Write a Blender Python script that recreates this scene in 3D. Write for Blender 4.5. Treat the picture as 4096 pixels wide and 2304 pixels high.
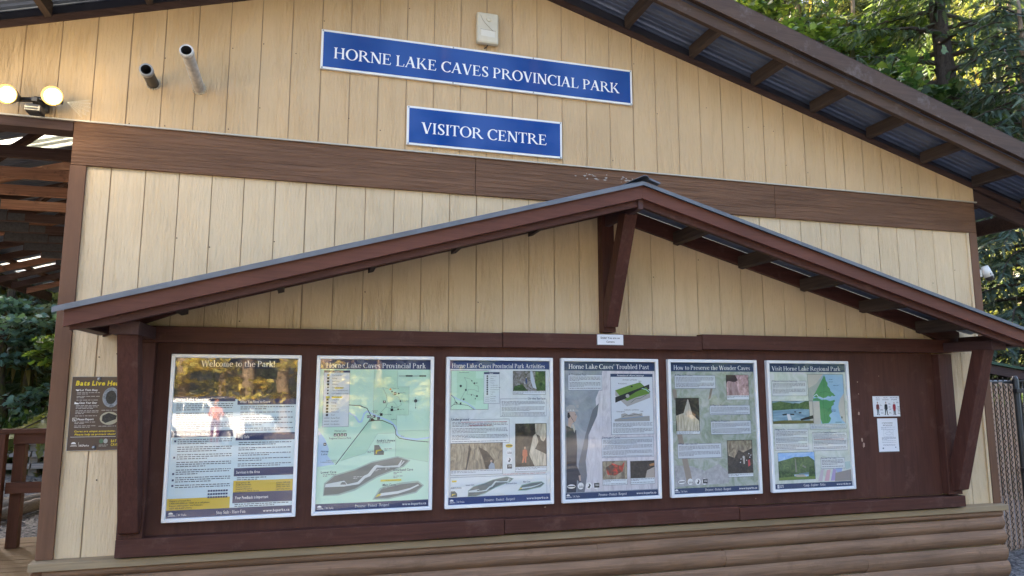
import bpy, bmesh, math, random
import numpy as np
from mathutils import Vector, Matrix
R = math.radians
S = bpy.context.scene
for o in list(bpy.data.objects): bpy.data.objects.remove(o)
COL = S.collection

# ------------------------------------------------------------------ camera, sky, sun, exposure
EYE = 1.65
cam = bpy.data.cameras.new('camera'); cam.sensor_width = 36; cam.lens = 24.65; cam.clip_end = 2000; cam.clip_start = .05
camo = bpy.data.objects.new('camera', cam); COL.objects.link(camo); S.camera = camo
camo.location = (0, -4.945, EYE); camo.rotation_euler = (R(97.827), 0, -R(16.04))
SUN_EL, SUN_AZ = 41, -22           # azimuth from +Y (into the wall) towards +X
world = bpy.data.worlds.new('World'); S.world = world; world.use_nodes = True
wn = world.node_tree.nodes; bg = wn['Background']
sky = wn.new('ShaderNodeTexSky'); sky.sky_type = 'NISHITA'; sky.sun_disc = False
sky.sun_elevation = R(SUN_EL); sky.sun_rotation = R(SUN_AZ); sky.dust_density = 5.0; sky.air_density = .8; sky.ozone_density = .25
world.node_tree.links.new(sky.outputs[0], bg.inputs[0]); bg.inputs[1].default_value = 0.125
sl = bpy.data.lights.new('sun', 'SUN'); sl.energy = 5.0; sl.angle = R(.5); sl.color = (1, .84, .62)
so = bpy.data.objects.new('sun', sl); COL.objects.link(so)
sd = Vector((math.sin(R(SUN_AZ))*math.cos(R(SUN_EL)), math.cos(R(SUN_AZ))*math.cos(R(SUN_EL)), math.sin(R(SUN_EL))))
so.rotation_euler = sd.to_track_quat('Z', 'Y').to_euler()
so.location = sd*60
S.view_settings.view_transform = 'Standard'; S.view_settings.look = 'None'; S.view_settings.gamma = 1
S.view_settings.use_curve_mapping = False
S.view_settings.exposure = 3.4
S.render.engine = 'CYCLES'
S.cycles.max_bounces = 7; S.cycles.diffuse_bounces = 4; S.cycles.glossy_bounces = 4; S.cycles.transmission_bounces = 4
S.cycles.transparent_max_bounces = 16; S.cycles.use_denoising = True; S.cycles.sample_clamp_indirect = 6
S.cycles.caustics_reflective = False; S.cycles.caustics_refractive = False

# ------------------------------------------------------------------ materials
MATS = {}
def newmat(name):
    m = bpy.data.materials.new(name); m.use_nodes = True
    nt = m.node_tree; b = nt.nodes['Principled BSDF']
    return m, nt, b
def N(nt, t, **kw):
    n = nt.nodes.new(t)
    for k, v in kw.items():
        if isinstance(k, str) and hasattr(n, k): setattr(n, k, v)
    return n
def ramp(nt, stops, interp='LINEAR'):
    n = nt.nodes.new('ShaderNodeValToRGB'); cr = n.color_ramp; cr.interpolation = interp
    while len(cr.elements) > len(stops): cr.elements.remove(cr.elements[-1])
    while len(cr.elements) < len(stops): cr.elements.new(1)
    for e, (p, c) in zip(cr.elements, stops):
        e.position = p; e.color = (*c, 1) if len(c) == 3 else c
    return n
def coords(nt, scale=(1, 1, 1), loc=(0, 0, 0), rot=(0, 0, 0)):
    tc = N(nt, 'ShaderNodeTexCoord'); mp = N(nt, 'ShaderNodeMapping')
    mp.inputs['Scale'].default_value = scale; mp.inputs['Location'].default_value = loc; mp.inputs['Rotation'].default_value = rot
    nt.links.new(tc.outputs['Object'], mp.inputs['Vector']); return mp
def noise(nt, vec, scale=5, detail=4, rough=.55, dist=0):
    n = N(nt, 'ShaderNodeTexNoise'); n.inputs['Scale'].default_value = scale; n.inputs['Detail'].default_value = detail
    n.inputs['Roughness'].default_value = rough; n.inputs['Distortion'].default_value = dist
    nt.links.new(vec.outputs[0], n.inputs['Vector']); return n
def mixc(nt, fac, a, b, mode='MIX'):
    n = N(nt, 'ShaderNodeMix', data_type='RGBA', blend_type=mode)
    for sock, v in ((n.inputs[0], fac), (n.inputs[6], a), (n.inputs[7], b)):
        if hasattr(v, 'is_output') or hasattr(v, 'links'): nt.links.new(v, sock)
        elif isinstance(v, (tuple, list)): sock.default_value = (*v, 1) if len(v) == 3 else v
        else: sock.default_value = v
    return n.outputs[2]
def bump(nt, b, h, strength=.3, dist=.01, prev=None):
    n = N(nt, 'ShaderNodeBump'); n.inputs['Strength'].default_value = strength; n.inputs['Distance'].default_value = dist
    nt.links.new(h, n.inputs['Height'])
    if prev: nt.links.new(prev.outputs[0], n.inputs['Normal'])
    nt.links.new(n.outputs[0], b.inputs['Normal']); return n
def flat(name, c, rough=.6, metal=0, spec=.5, var=0, vs=20):
    if name in MATS: return MATS[name]
    m, nt, b = newmat(name)
    b.inputs['Base Color'].default_value = (*c, 1); b.inputs['Roughness'].default_value = rough
    b.inputs['Metallic'].default_value = metal; b.inputs['Specular IOR Level'].default_value = spec
    if var:
        mp = coords(nt); n = noise(nt, mp, vs, 5)
        r = ramp(nt, [(.3, tuple(x*(1-var) for x in c)), (.7, tuple(min(1, x*(1+var)) for x in c))])
        nt.links.new(n.outputs[0], r.inputs[0]); nt.links.new(r.outputs[0], b.inputs['Base Color'])
    MATS[name] = m; return m
def wood(name, c, axis='x', rough=.65, var=.25, grain=.35, fine=1.0, stain=None, spec=.18, dist=.004):
    """painted or bare lumber with grain along an axis"""
    m, nt, b = newmat(name)
    sc = {'x': (1.2, 28, 28), 'y': (28, 1.2, 28), 'z': (28, 28, 1.2)}[axis]
    mp = coords(nt, tuple(s*fine for s in sc)); n = noise(nt, mp, 2.2, 6, .6, .8)
    mp2 = coords(nt, {'x': (.6, 3, 3), 'y': (3, .6, 3), 'z': (3, 3, .6)}[axis]); n2 = noise(nt, mp2, 2.5, 5, .6)
    r = ramp(nt, [(.28, tuple(x*(1-var) for x in c)), (.5, c), (.75, tuple(min(1, x*(1+var)) for x in c))])
    nt.links.new(n.outputs[0], r.inputs[0])
    col = r.outputs[0]
    r2 = ramp(nt, [(.3, (.72, .72, .74)), (.55, (1, 1, 1)), (.8, (1.12, 1.1, 1.06))])
    nt.links.new(n2.outputs[0], r2.inputs[0]); col = mixc(nt, .8, col, r2.outputs[0], 'MULTIPLY')
    if stain:
        n3 = noise(nt, coords(nt, (1, 1, 1), (3, 1, 7)), 6, 8, .7)
        r3 = ramp(nt, [(.56, (0, 0, 0)), (.68, (1, 1, 1))]); nt.links.new(n3.outputs[0], r3.inputs[0])
        col = mixc(nt, r3.outputs[0], col, stain)
    nt.links.new(col, b.inputs['Base Color'])
    b.inputs['Roughness'].default_value = rough; b.inputs['Specular IOR Level'].default_value = spec
    bump(nt, b, n.outputs[0], grain, dist)
    return m
def siding_mat(name, c, seed):
    """painted plywood siding: embossed cedar grain, dust, small stains"""
    m, nt, b = newmat(name)
    mpd = coords(nt, (3.2, 3.2, 1.1), (seed, 0, seed)); nd = noise(nt, mpd, 2.0, 3, .5)
    mp = coords(nt, (26, 26, 3.2), (seed*3.1, 0, seed)); n = noise(nt, mp, 1.6, 5, .62, 1.6)
    add = N(nt, 'ShaderNodeMix', data_type='VECTOR'); add.inputs[0].default_value = .10
    w = N(nt, 'ShaderNodeTexWave', wave_type='BANDS', bands_direction='X', wave_profile='SAW')
    w.inputs['Scale'].default_value = 5.2; w.inputs['Distortion'].default_value = 13; w.inputs['Detail'].default_value = 3.5
    w.inputs['Detail Scale'].default_value = .9; w.inputs['Detail Roughness'].default_value = .62
    mpw = coords(nt, (2.6, 2.6, .5), (seed*1.7, 0, seed*.6)); nt.links.new(mpw.outputs[0], w.inputs['Vector'])
    # patches where the grain is deep and patches where it is almost smooth
    mk = noise(nt, coords(nt, (5, 5, 1.6), (seed, 3, 2)), 1.2, 3, .5)
    mr = ramp(nt, [(.38, (.12, .12, .12)), (.6, (1, 1, 1))]); nt.links.new(mk.outputs[0], mr.inputs[0])
    h = mixc(nt, .5, n.outputs[0], w.outputs[0])
    hm = N(nt, 'ShaderNodeMath', operation='MULTIPLY'); nt.links.new(h, hm.inputs[0]); nt.links.new(mr.outputs[0], hm.inputs[1])
    fine = noise(nt, coords(nt, (60, 60, 22)), 2.2, 3, .6)
    ha = N(nt, 'ShaderNodeMath', operation='MULTIPLY_ADD'); nt.links.new(fine.outputs[0], ha.inputs[0]); ha.inputs[1].default_value = .18; nt.links.new(hm.outputs[0], ha.inputs[2])
    big = noise(nt, coords(nt, (.8, .8, .8), (seed, 5, 0)), 1.3, 4, .6)
    r = ramp(nt, [(.3, tuple(x*.90 for x in c)), (.55, c), (.8, tuple(x*1.05 for x in c))])
    nt.links.new(big.outputs[0], r.inputs[0])
    rg = ramp(nt, [(.18, (.86, .83, .78)), (.42, (1, 1, 1))]); nt.links.new(h, rg.inputs[0])
    col = mixc(nt, .35, r.outputs[0], rg.outputs[0], 'MULTIPLY')
    sp = noise(nt, coords(nt, (9, 9, 6), (seed, 0, 9)), 3.5, 6, .75)
    rs = ramp(nt, [(.66, (0, 0, 0)), (.74, (.45, .45, .45))]); nt.links.new(sp.outputs[0], rs.inputs[0])
    col = mixc(nt, rs.outputs[0], col, tuple(x*.62 for x in c))
    gi = N(nt, 'ShaderNodeNewGeometry'); ri = ramp(nt, [(0, (.965, .96, .95)), (.5, (1, 1, 1)), (1, (1.025, 1.02, 1.015))]); nt.links.new(gi.outputs['Random Per Island'], ri.inputs[0])
    col = mixc(nt, 1, col, ri.outputs[0], 'MULTIPLY')
    dr = noise(nt, coords(nt, (7, 7, .55), (seed*2, 1, 4)), 2.0, 6, .7); rd = ramp(nt, [(.54, (1, 1, 1)), (.76, (.80, .76, .70))]); nt.links.new(dr.outputs[0], rd.inputs[0])
    col = mixc(nt, .55, col, rd.outputs[0], 'MULTIPLY')
    nt.links.new(col, b.inputs['Base Color'])
    b.inputs['Roughness'].default_value = .62; b.inputs['Specular IOR Level'].default_value = .3
    bump(nt, b, ha.outputs[0], 1.0, .016)
    return m

C_SIDE = (.60, .425, .238)
M_SIDE_U = siding_mat('cream_siding_paint', C_SIDE, 2.0)
M_SIDE_L = siding_mat('cream_siding_paint_skylit', (.67, .52, .33), 7.0)  # paler than the gable colour, standing in for more direct sky light
M_GROOVE = flat('siding_groove_brown', (.36, .26, .16), .9)  # grooves get a darker brown than the boards
M_BAND = wood('brown_band_paint', (.18, .095, .055), 'x', .6, .25, 1.0, .75, None, .18, .02)
M_TRIM = wood('brown_trim_paint', (.165, .085, .05), 'z', .55, .08, .12, 1.0)
M_KIOSK = wood('dark_red_brown_paint', (.085, .033, .024), 'x', .5, .25, .5, 1, (.115, .056, .044))
M_KIOSKZ = wood('dark_red_brown_paint_upright', (.085, .033, .024), 'z', .5, .25, .5, 1, (.112, .054, .042))
M_KIOSKY = wood('dark_red_brown_paint_outward', (.085, .045, .042), 'y', .5, .18, .35)
M_BOARD = wood('noticeboard_panel_paint', (.088, .036, .026), 'z', .6, .16, .2, 1, (.108, .052, .040))
M_FASC = wood('red_brown_fascia_paint', (.135, .052, .036), 'x', .42, .15, .2)
M_RAKE = wood('weathered_brown_fascia', (.085, .053, .037), 'x', .6, .22, .2, 1, (.13, .1, .085))
M_LOG = wood('log_siding_stain', (.255, .150, .090), 'x', .6, .3, .9, .7, (.20, .118, .07), .2, .008)
M_LEDGE = wood('ledge_paint', (.30, .22, .13), 'x', .6, .15, .3)
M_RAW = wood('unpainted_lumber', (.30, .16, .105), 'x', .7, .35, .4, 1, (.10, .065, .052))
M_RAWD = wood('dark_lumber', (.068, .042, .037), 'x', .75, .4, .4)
M_RAWY = wood('dark_lumber_outward', (.10, .058, .04), 'y', .7, .35, .35)
M_RAWG = wood('grey_brown_lumber', (.075, .053, .042), 'y', .75, .3, .35)
M_DECK = wood('deck_board_wood', (.17, .11, .055), 'x', .65, .3, .4, .8, (.12, .08, .05))
M_RAIL = wood('railing_stain', (.075, .031, .021), 'x', .6, .2, .3)
M_RAILZ = wood('railing_stain_upright', (.075, .031, .021), 'z', .6, .2, .3)
M_GREYW = wood('weathered_grey_wood', (.27, .25, .23), 'x', .85, .35, .6)
M_LOGG = wood('grey_log_wood', (.16, .14, .12), 'y', .85, .35, .6)
M_STEEL = flat('galvanised_steel', (.33, .34, .35), .42, .8, .5, .15, 30)
M_ROOF_UNDER = flat('dark_blue_grey_metal', (.14, .175, .255), .42, .35, .5, .18, 6)
M_ROOF_TOP = flat('grey_roof_metal', (.14, .15, .17), .5, .3, .5, .15, 8)
M_WHITE = flat('white_sign_edge', (.78, .78, .74), .4, 0, .5)
M_ALU = flat('white_anodised_frame', (.80, .81, .82), .3, .1, .5)
M_SIGNBLUE = flat('sign_blue_vinyl', (.002, .050, .25), .07, 0, .32)
M_NAVY = flat('navy_ink', (.012, .028, .105), .5)
M_INKW = flat('white_ink', (.82, .82, .80), .5)
M_INKK = flat('black_ink', (.02, .02, .022), .6)
M_BLACK = flat('black_plastic', (.018, .018, .02), .4)
M_DARK = flat('dark_cavity', (.006, .006, .008), .8)
M_PVC = flat('weathered_white_pipe', (.52, .48, .42), .5, 0, .4, .25, 25)
M_PIPEK = flat('black_pipe', (.025, .024, .028), .4, 0, .5, .3, 25)
M_BOX = flat('aged_cream_plastic', (.60, .54, .40), .4, 0, .5, .08, 9)
M_PAPER = flat('white_paper', (.76, .77, .80), .55)
M_BATSIGN = flat('brown_aluminium_sign', (.052, .030, .027), .3, 0, .5)
M_YEL = flat('yellow_ink', (.78, .60, .02), .5)
def glazing_mat():
    m = bpy.data.materials.new('clear_acrylic'); m.use_nodes = True; nt = m.node_tree; nt.nodes.clear()
    out = N(nt, 'ShaderNodeOutputMaterial'); mx = N(nt, 'ShaderNodeMixShader'); tr = N(nt, 'ShaderNodeBsdfTransparent'); gl = N(nt, 'ShaderNodeBsdfGlossy')
    fr = N(nt, 'ShaderNodeFresnel'); gm = N(nt, 'ShaderNodeNewGeometry'); mr = N(nt, 'ShaderNodeMapRange'); mr.inputs['To Min'].default_value = 1.8; mr.inputs['To Max'].default_value = 1/1.8
    nt.links.new(gm.outputs['Backfacing'], mr.inputs['Value']); nt.links.new(mr.outputs[0], fr.inputs['IOR'])   # the same pane from either side
    gl.inputs['Roughness'].default_value = .016; tr.inputs['Color'].default_value = (1, 1, 1, 1)
    n = noise(nt, coords(nt, (1.5, 1.5, 1.5)), 2, 2); bp = N(nt, 'ShaderNodeBump'); bp.inputs['Strength'].default_value = .05; bp.inputs['Distance'].default_value = .004
    nt.links.new(n.outputs[0], bp.inputs['Height']); nt.links.new(bp.outputs[0], gl.inputs['Normal'])
    nt.links.new(fr.outputs[0], mx.inputs[0]); nt.links.new(tr.outputs[0], mx.inputs[1]); nt.links.new(gl.outputs[0], mx.inputs[2]); nt.links.new(mx.outputs[0], out.inputs[0])
    return m
M_GLAZE = glazing_mat()
def translucent_mat(name, c):
    m = bpy.data.materials.new(name); m.use_nodes = True; nt = m.node_tree; nt.nodes.clear()
    out = N(nt, 'ShaderNodeOutputMaterial'); mx = N(nt, 'ShaderNodeMixShader'); d = N(nt, 'ShaderNodeBsdfDiffuse'); t = N(nt, 'ShaderNodeBsdfTranslucent')
    n = noise(nt, coords(nt, (3, 14, 3)), 3, 6, .7); r = ramp(nt, [(.35, tuple(x*.82 for x in c)), (.6, c)]); nt.links.new(n.outputs[0], r.inputs[0])
    nt.links.new(r.outputs[0], d.inputs[0]); nt.links.new(r.outputs[0], t.inputs[0]); mx.inputs[0].default_value = .75
    nt.links.new(d.outputs[0], mx.inputs[1]); nt.links.new(t.outputs[0], mx.inputs[2]); nt.links.new(mx.outputs[0], out.inputs[0]); return m
M_SKYL = translucent_mat('translucent_roof_panel', (.82, .84, .82))
def leaf_mat(name, c, var=.5, trans=.45, gloss=.35, hue=.03):
    m = bpy.data.materials.new(name); m.use_nodes = True; nt = m.node_tree; nt.nodes.clear()
    out = N(nt, 'ShaderNodeOutputMaterial'); mx = N(nt, 'ShaderNodeMixShader'); d = N(nt, 'ShaderNodeBsdfPrincipled'); t = N(nt, 'ShaderNodeBsdfTranslucent')
    g = N(nt, 'ShaderNodeNewGeometry'); r = ramp(nt, [(0, tuple(x*(1-var) for x in c)), (.5, c), (1, (c[0]*(1+var)+hue, c[1]*(1+var*.8), c[2]*(1+var*.4)))])
    nt.links.new(g.outputs['Random Per Island'], r.inputs[0])
    nt.links.new(r.outputs[0], d.inputs['Base Color']); d.inputs['Roughness'].default_value = .42; d.inputs['Specular IOR Level'].default_value = gloss
    tc = mixc(nt, 1.0, r.outputs[0], (1.9, 1.7, .7), 'MULTIPLY'); nt.links.new(tc, t.inputs[0])
    mx.inputs[0].default_value = trans
    nt.links.new(d.outputs[0], mx.inputs[1]); nt.links.new(t.outputs[0], mx.inputs[2]); nt.links.new(mx.outputs[0], out.inputs[0]); return m
def bark_mat(name, c, moss=None, sc=9):
    m, nt, b = newmat(name)
    n = noise(nt, coords(nt, (6, 6, 1.3)), sc*.5, 7, .7, 1.0)
    r = ramp(nt, [(.3, tuple(x*.35 for x in c)), (.5, c), (.72, tuple(x*1.5 for x in c))]); nt.links.new(n.outputs[0], r.inputs[0]); col = r.outputs[0]
    if moss:
        n2 = noise(nt, coords(nt, (2, 2, 1), (4, 2, 1)), 2.2, 6, .7); r2 = ramp(nt, [(.45, (0, 0, 0)), (.6, (1, 1, 1))]); nt.links.new(n2.outputs[0], r2.inputs[0]); col = mixc(nt, r2.outputs[0], col, moss)
    nt.links.new(col, b.inputs['Base Color']); b.inputs['Roughness'].default_value = .9; b.inputs['Specular IOR Level'].default_value = .15
    bump(nt, b, n.outputs[0], 1.0, .04); return m
def pic(name, stops, scale=5, seed=0, stretch=(1, 1, 1), detail=7, rough=.65, dist=1.5, soft=.5):
    """printed photograph of rock, forest or water: mottled ink"""
    m, nt, b = newmat(name)
    n = noise(nt, coords(nt, stretch, (seed, seed*.7, seed*1.3)), scale, detail, rough, dist)
    r = ramp(nt, stops); nt.links.new(n.outputs[0], r.inputs[0]); nt.links.new(r.outputs[0], b.inputs['Base Color'])
    b.inputs['Roughness'].default_value = soft; b.inputs['Specular IOR Level'].default_value = .3
    return m

# ------------------------------------------------------------------ mesh helpers
class MB:
    def __init__(s): s.v = []; s.f = []; s.m = []; s.mi = 0; s.sm = []; s.smooth = False
    def mat(s, i): s.mi = i; return s
    def add(s, vs, fs):
        k = len(s.v); s.v += [tuple(v) for v in vs]
        for f in fs: s.f.append(tuple(i+k for i in f)); s.m.append(s.mi); s.sm.append(s.smooth)
    def quad(s, a, b, c, d): s.add([a, b, c, d], [(0, 1, 2, 3)])
    def poly(s, pts): s.add(pts, [tuple(range(len(pts)))])
    def box(s, x0, x1, y0, y1, z0, z1):
        x0, x1 = sorted((x0, x1)); y0, y1 = sorted((y0, y1)); z0, z1 = sorted((z0, z1))
        s.add([(x, y, z) for z in (z0, z1) for y in (y0, y1) for x in (x0, x1)],
              [(0, 2, 3, 1), (4, 5, 7, 6), (0, 1, 5, 4), (2, 6, 7, 3), (0, 4, 6, 2), (1, 3, 7, 5)])
    def prism(s, pts, d):
        """pts: planar loop, extruded by vector d"""
        n = len(pts); d = Vector(d); a = [Vector(p) for p in pts]; b = [p+d for p in a]
        nrm = Vector((0, 0, 0))
        for i in range(n): nrm += a[i].cross(a[(i+1) % n])
        if nrm.dot(d) > 0: a.reverse(); b.reverse()
        s.add(a+b, [tuple(range(n)), tuple(range(2*n-1, n-1, -1))]+[(i, n+i, n+(i+1) % n, (i+1) % n) for i in range(n)])
    def bar(s, p, q, w, h, up=(0, 0, 1)):
        """rectangular bar from p to q; h measured along up"""
        p = Vector(p); q = Vector(q); d = (q-p).normalized(); sd = d.cross(Vector(up)).normalized(); u = sd.cross(d)
        c = [p+sd*w/2*i+u*h/2*j for i, j in ((-1, -1), (1, -1), (1, 1), (-1, 1))]
        s.prism(c, q-p)
    def tube(s, path, rad, n=8, cap=True):
        path = [Vector(p) for p in path]; rings = []
        k = len(s.v); r0 = None
        for i, p in enumerate(path):
            d = (path[min(i+1, len(path)-1)]-path[max(i-1, 0)]).normalized()
            if r0 is None: r0 = d.orthogonal().normalized()
            r0 = (r0-d*r0.dot(d)).normalized(); e = d.cross(r0); r = rad[i] if isinstance(rad, (list, tuple)) else rad
            s.v += [tuple(p+(r0*math.cos(t)+e*math.sin(t))*r) for t in [2*math.pi*j/n for j in range(n)]]
        for i in range(len(path)-1):
            for j in range(n):
                a = k+i*n+j; b = k+i*n+(j+1) % n; s.f.append((a, b, b+n, a+n)); s.m.append(s.mi); s.sm.append(True)
        if cap:
            s.f.append(tuple(k+j for j in range(n-1, -1, -1))); s.m.append(s.mi); s.sm.append(False)
            e = k+(len(path)-1)*n; s.f.append(tuple(e+j for j in range(n))); s.m.append(s.mi); s.sm.append(False)
    def lathe(s, p, axis, prof, n=20):
        """prof: list of (distance along axis, radius)"""
        p = Vector(p); a = Vector(axis).normalized(); r0 = a.orthogonal().normalized(); e = a.cross(r0); k = len(s.v)
        for t, r in prof: s.v += [tuple(p+a*t+(r0*math.cos(q)+e*math.sin(q))*r) for q in [2*math.pi*j/n for j in range(n)]]
        for i in range(len(prof)-1):
            for j in range(n):
                b0 = k+i*n+j; b1 = k+i*n+(j+1) % n; s.f.append((b0, b1, b1+n, b0+n)); s.m.append(s.mi); s.sm.append(True)
    def build(s, name, mats, parent=None, bevel=0, loc=None):
        me = bpy.data.meshes.new(name)
        off = Vector((0, 0, 0))
        if parent is not None: off = Vector(parent['_o'])
        elif loc is not None: off = Vector(loc)
        me.from_pydata([(x-off.x, y-off.y, z-off.z) for x, y, z in s.v], [], s.f)
        if not isinstance(mats, (list, tuple)): mats = [mats]
        for m in mats: me.materials.append(m)
        me.polygons.foreach_set('material_index', s.m); me.polygons.foreach_set('use_smooth', s.sm); me.update()
        o = bpy.data.objects.new(name, me); COL.objects.link(o)
        if parent is not None:
            o.parent = parent; o['_o'] = tuple(off)
        else: o.location = off; o['_o'] = tuple(off)
        if bevel:
            b = o.modifiers.new('edges', 'BEVEL'); b.width = bevel; b.segments = 2; b.limit_method = 'ANGLE'; b.angle_limit = R(40)
        return o
def tag(o, label=None, cat=None, group=None, kind=None):
    if label: o['label'] = label
    if cat: o['category'] = cat
    if group: o['group'] = group
    if kind: o['kind'] = kind
    return o
def thing(name, label, cat, loc, group=None):
    o = bpy.data.objects.new(name, None); COL.objects.link(o); o.location = loc; o['_o'] = tuple(loc); o.empty_display_size = .1
    return tag(o, label, cat, group)
def Z(z): return z+EYE
def np_mesh(name, verts, loops, sizes, mats, parent=None, loc=(0, 0, 0), mi=None):
    me = bpy.data.meshes.new(name); off = np.array(parent['_o'] if parent is not None else loc, dtype=np.float32)
    verts = np.asarray(verts, dtype=np.float32).reshape(-1, 3)-off
    me.vertices.add(len(verts)); me.vertices.foreach_set('co', verts.ravel())
    loops = np.asarray(loops, dtype=np.int32); sizes = np.asarray(sizes, dtype=np.int32)
    me.loops.add(len(loops)); me.loops.foreach_set('vertex_index', loops)
    me.polygons.add(len(sizes)); st = np.concatenate([[0], np.cumsum(sizes)[:-1]]).astype(np.int32)
    me.polygons.foreach_set('loop_start', st)
    try: me.polygons.foreach_set('loop_total', sizes)
    except Exception: pass
    for m in (mats if isinstance(mats, (list, tuple)) else [mats]): me.materials.append(m)
    if mi is not None: me.polygons.foreach_set('material_index', np.asarray(mi, dtype=np.int32))
    me.update(calc_edges=True); me.validate()
    o = bpy.data.objects.new(name, me); COL.objects.link(o); o['_o'] = tuple(float(x) for x in off)
    if parent is not None: o.parent = parent
    else: o.location = tuple(float(x) for x in off)
    return o

# ------------------------------------------------------------------ lettering
GL = {}
def prep_font():
    chars = "ABCDEFGHIJKLMNOPQRSTUVWXYZabcdefghijklmnopqrstuvwxyz0123456789.,'-!?:()$&/+*"
    for bold in (0, 1, 2):
        obs = []
        for ch in chars:
            c = bpy.data.curves.new('g', 'FONT'); c.body = ch; c.size = 1; c.resolution_u = 2; c.offset = (0, .018, .034)[bold]
            o = bpy.data.objects.new('g', c); COL.objects.link(o); obs.append((ch, o, c))
        dg = bpy.context.evaluated_depsgraph_get(); dg.update()
        for ch, o, c in obs:
            me = bpy.data.meshes.new_from_object(o.evaluated_get(dg))
            vs = [(v.co.x, v.co.y) for v in me.vertices]; fs = [tuple(p.vertices) for p in me.polygons]
            x0 = min(v[0] for v in vs); x1 = max(v[0] for v in vs)
            GL[ch, bold] = ([(x-x0, y) for x, y in vs], fs, x1-x0)
            bpy.data.meshes.remove(me); bpy.data.objects.remove(o); bpy.data.curves.remove(c)
    GL[' ', 0] = GL[' ', 1] = GL[' ', 2] = ([], [], .2)
prep_font()
def sans_width(t, bold): return sum(GL[c, bold][2]+.085 for c in t)-.085
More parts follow.
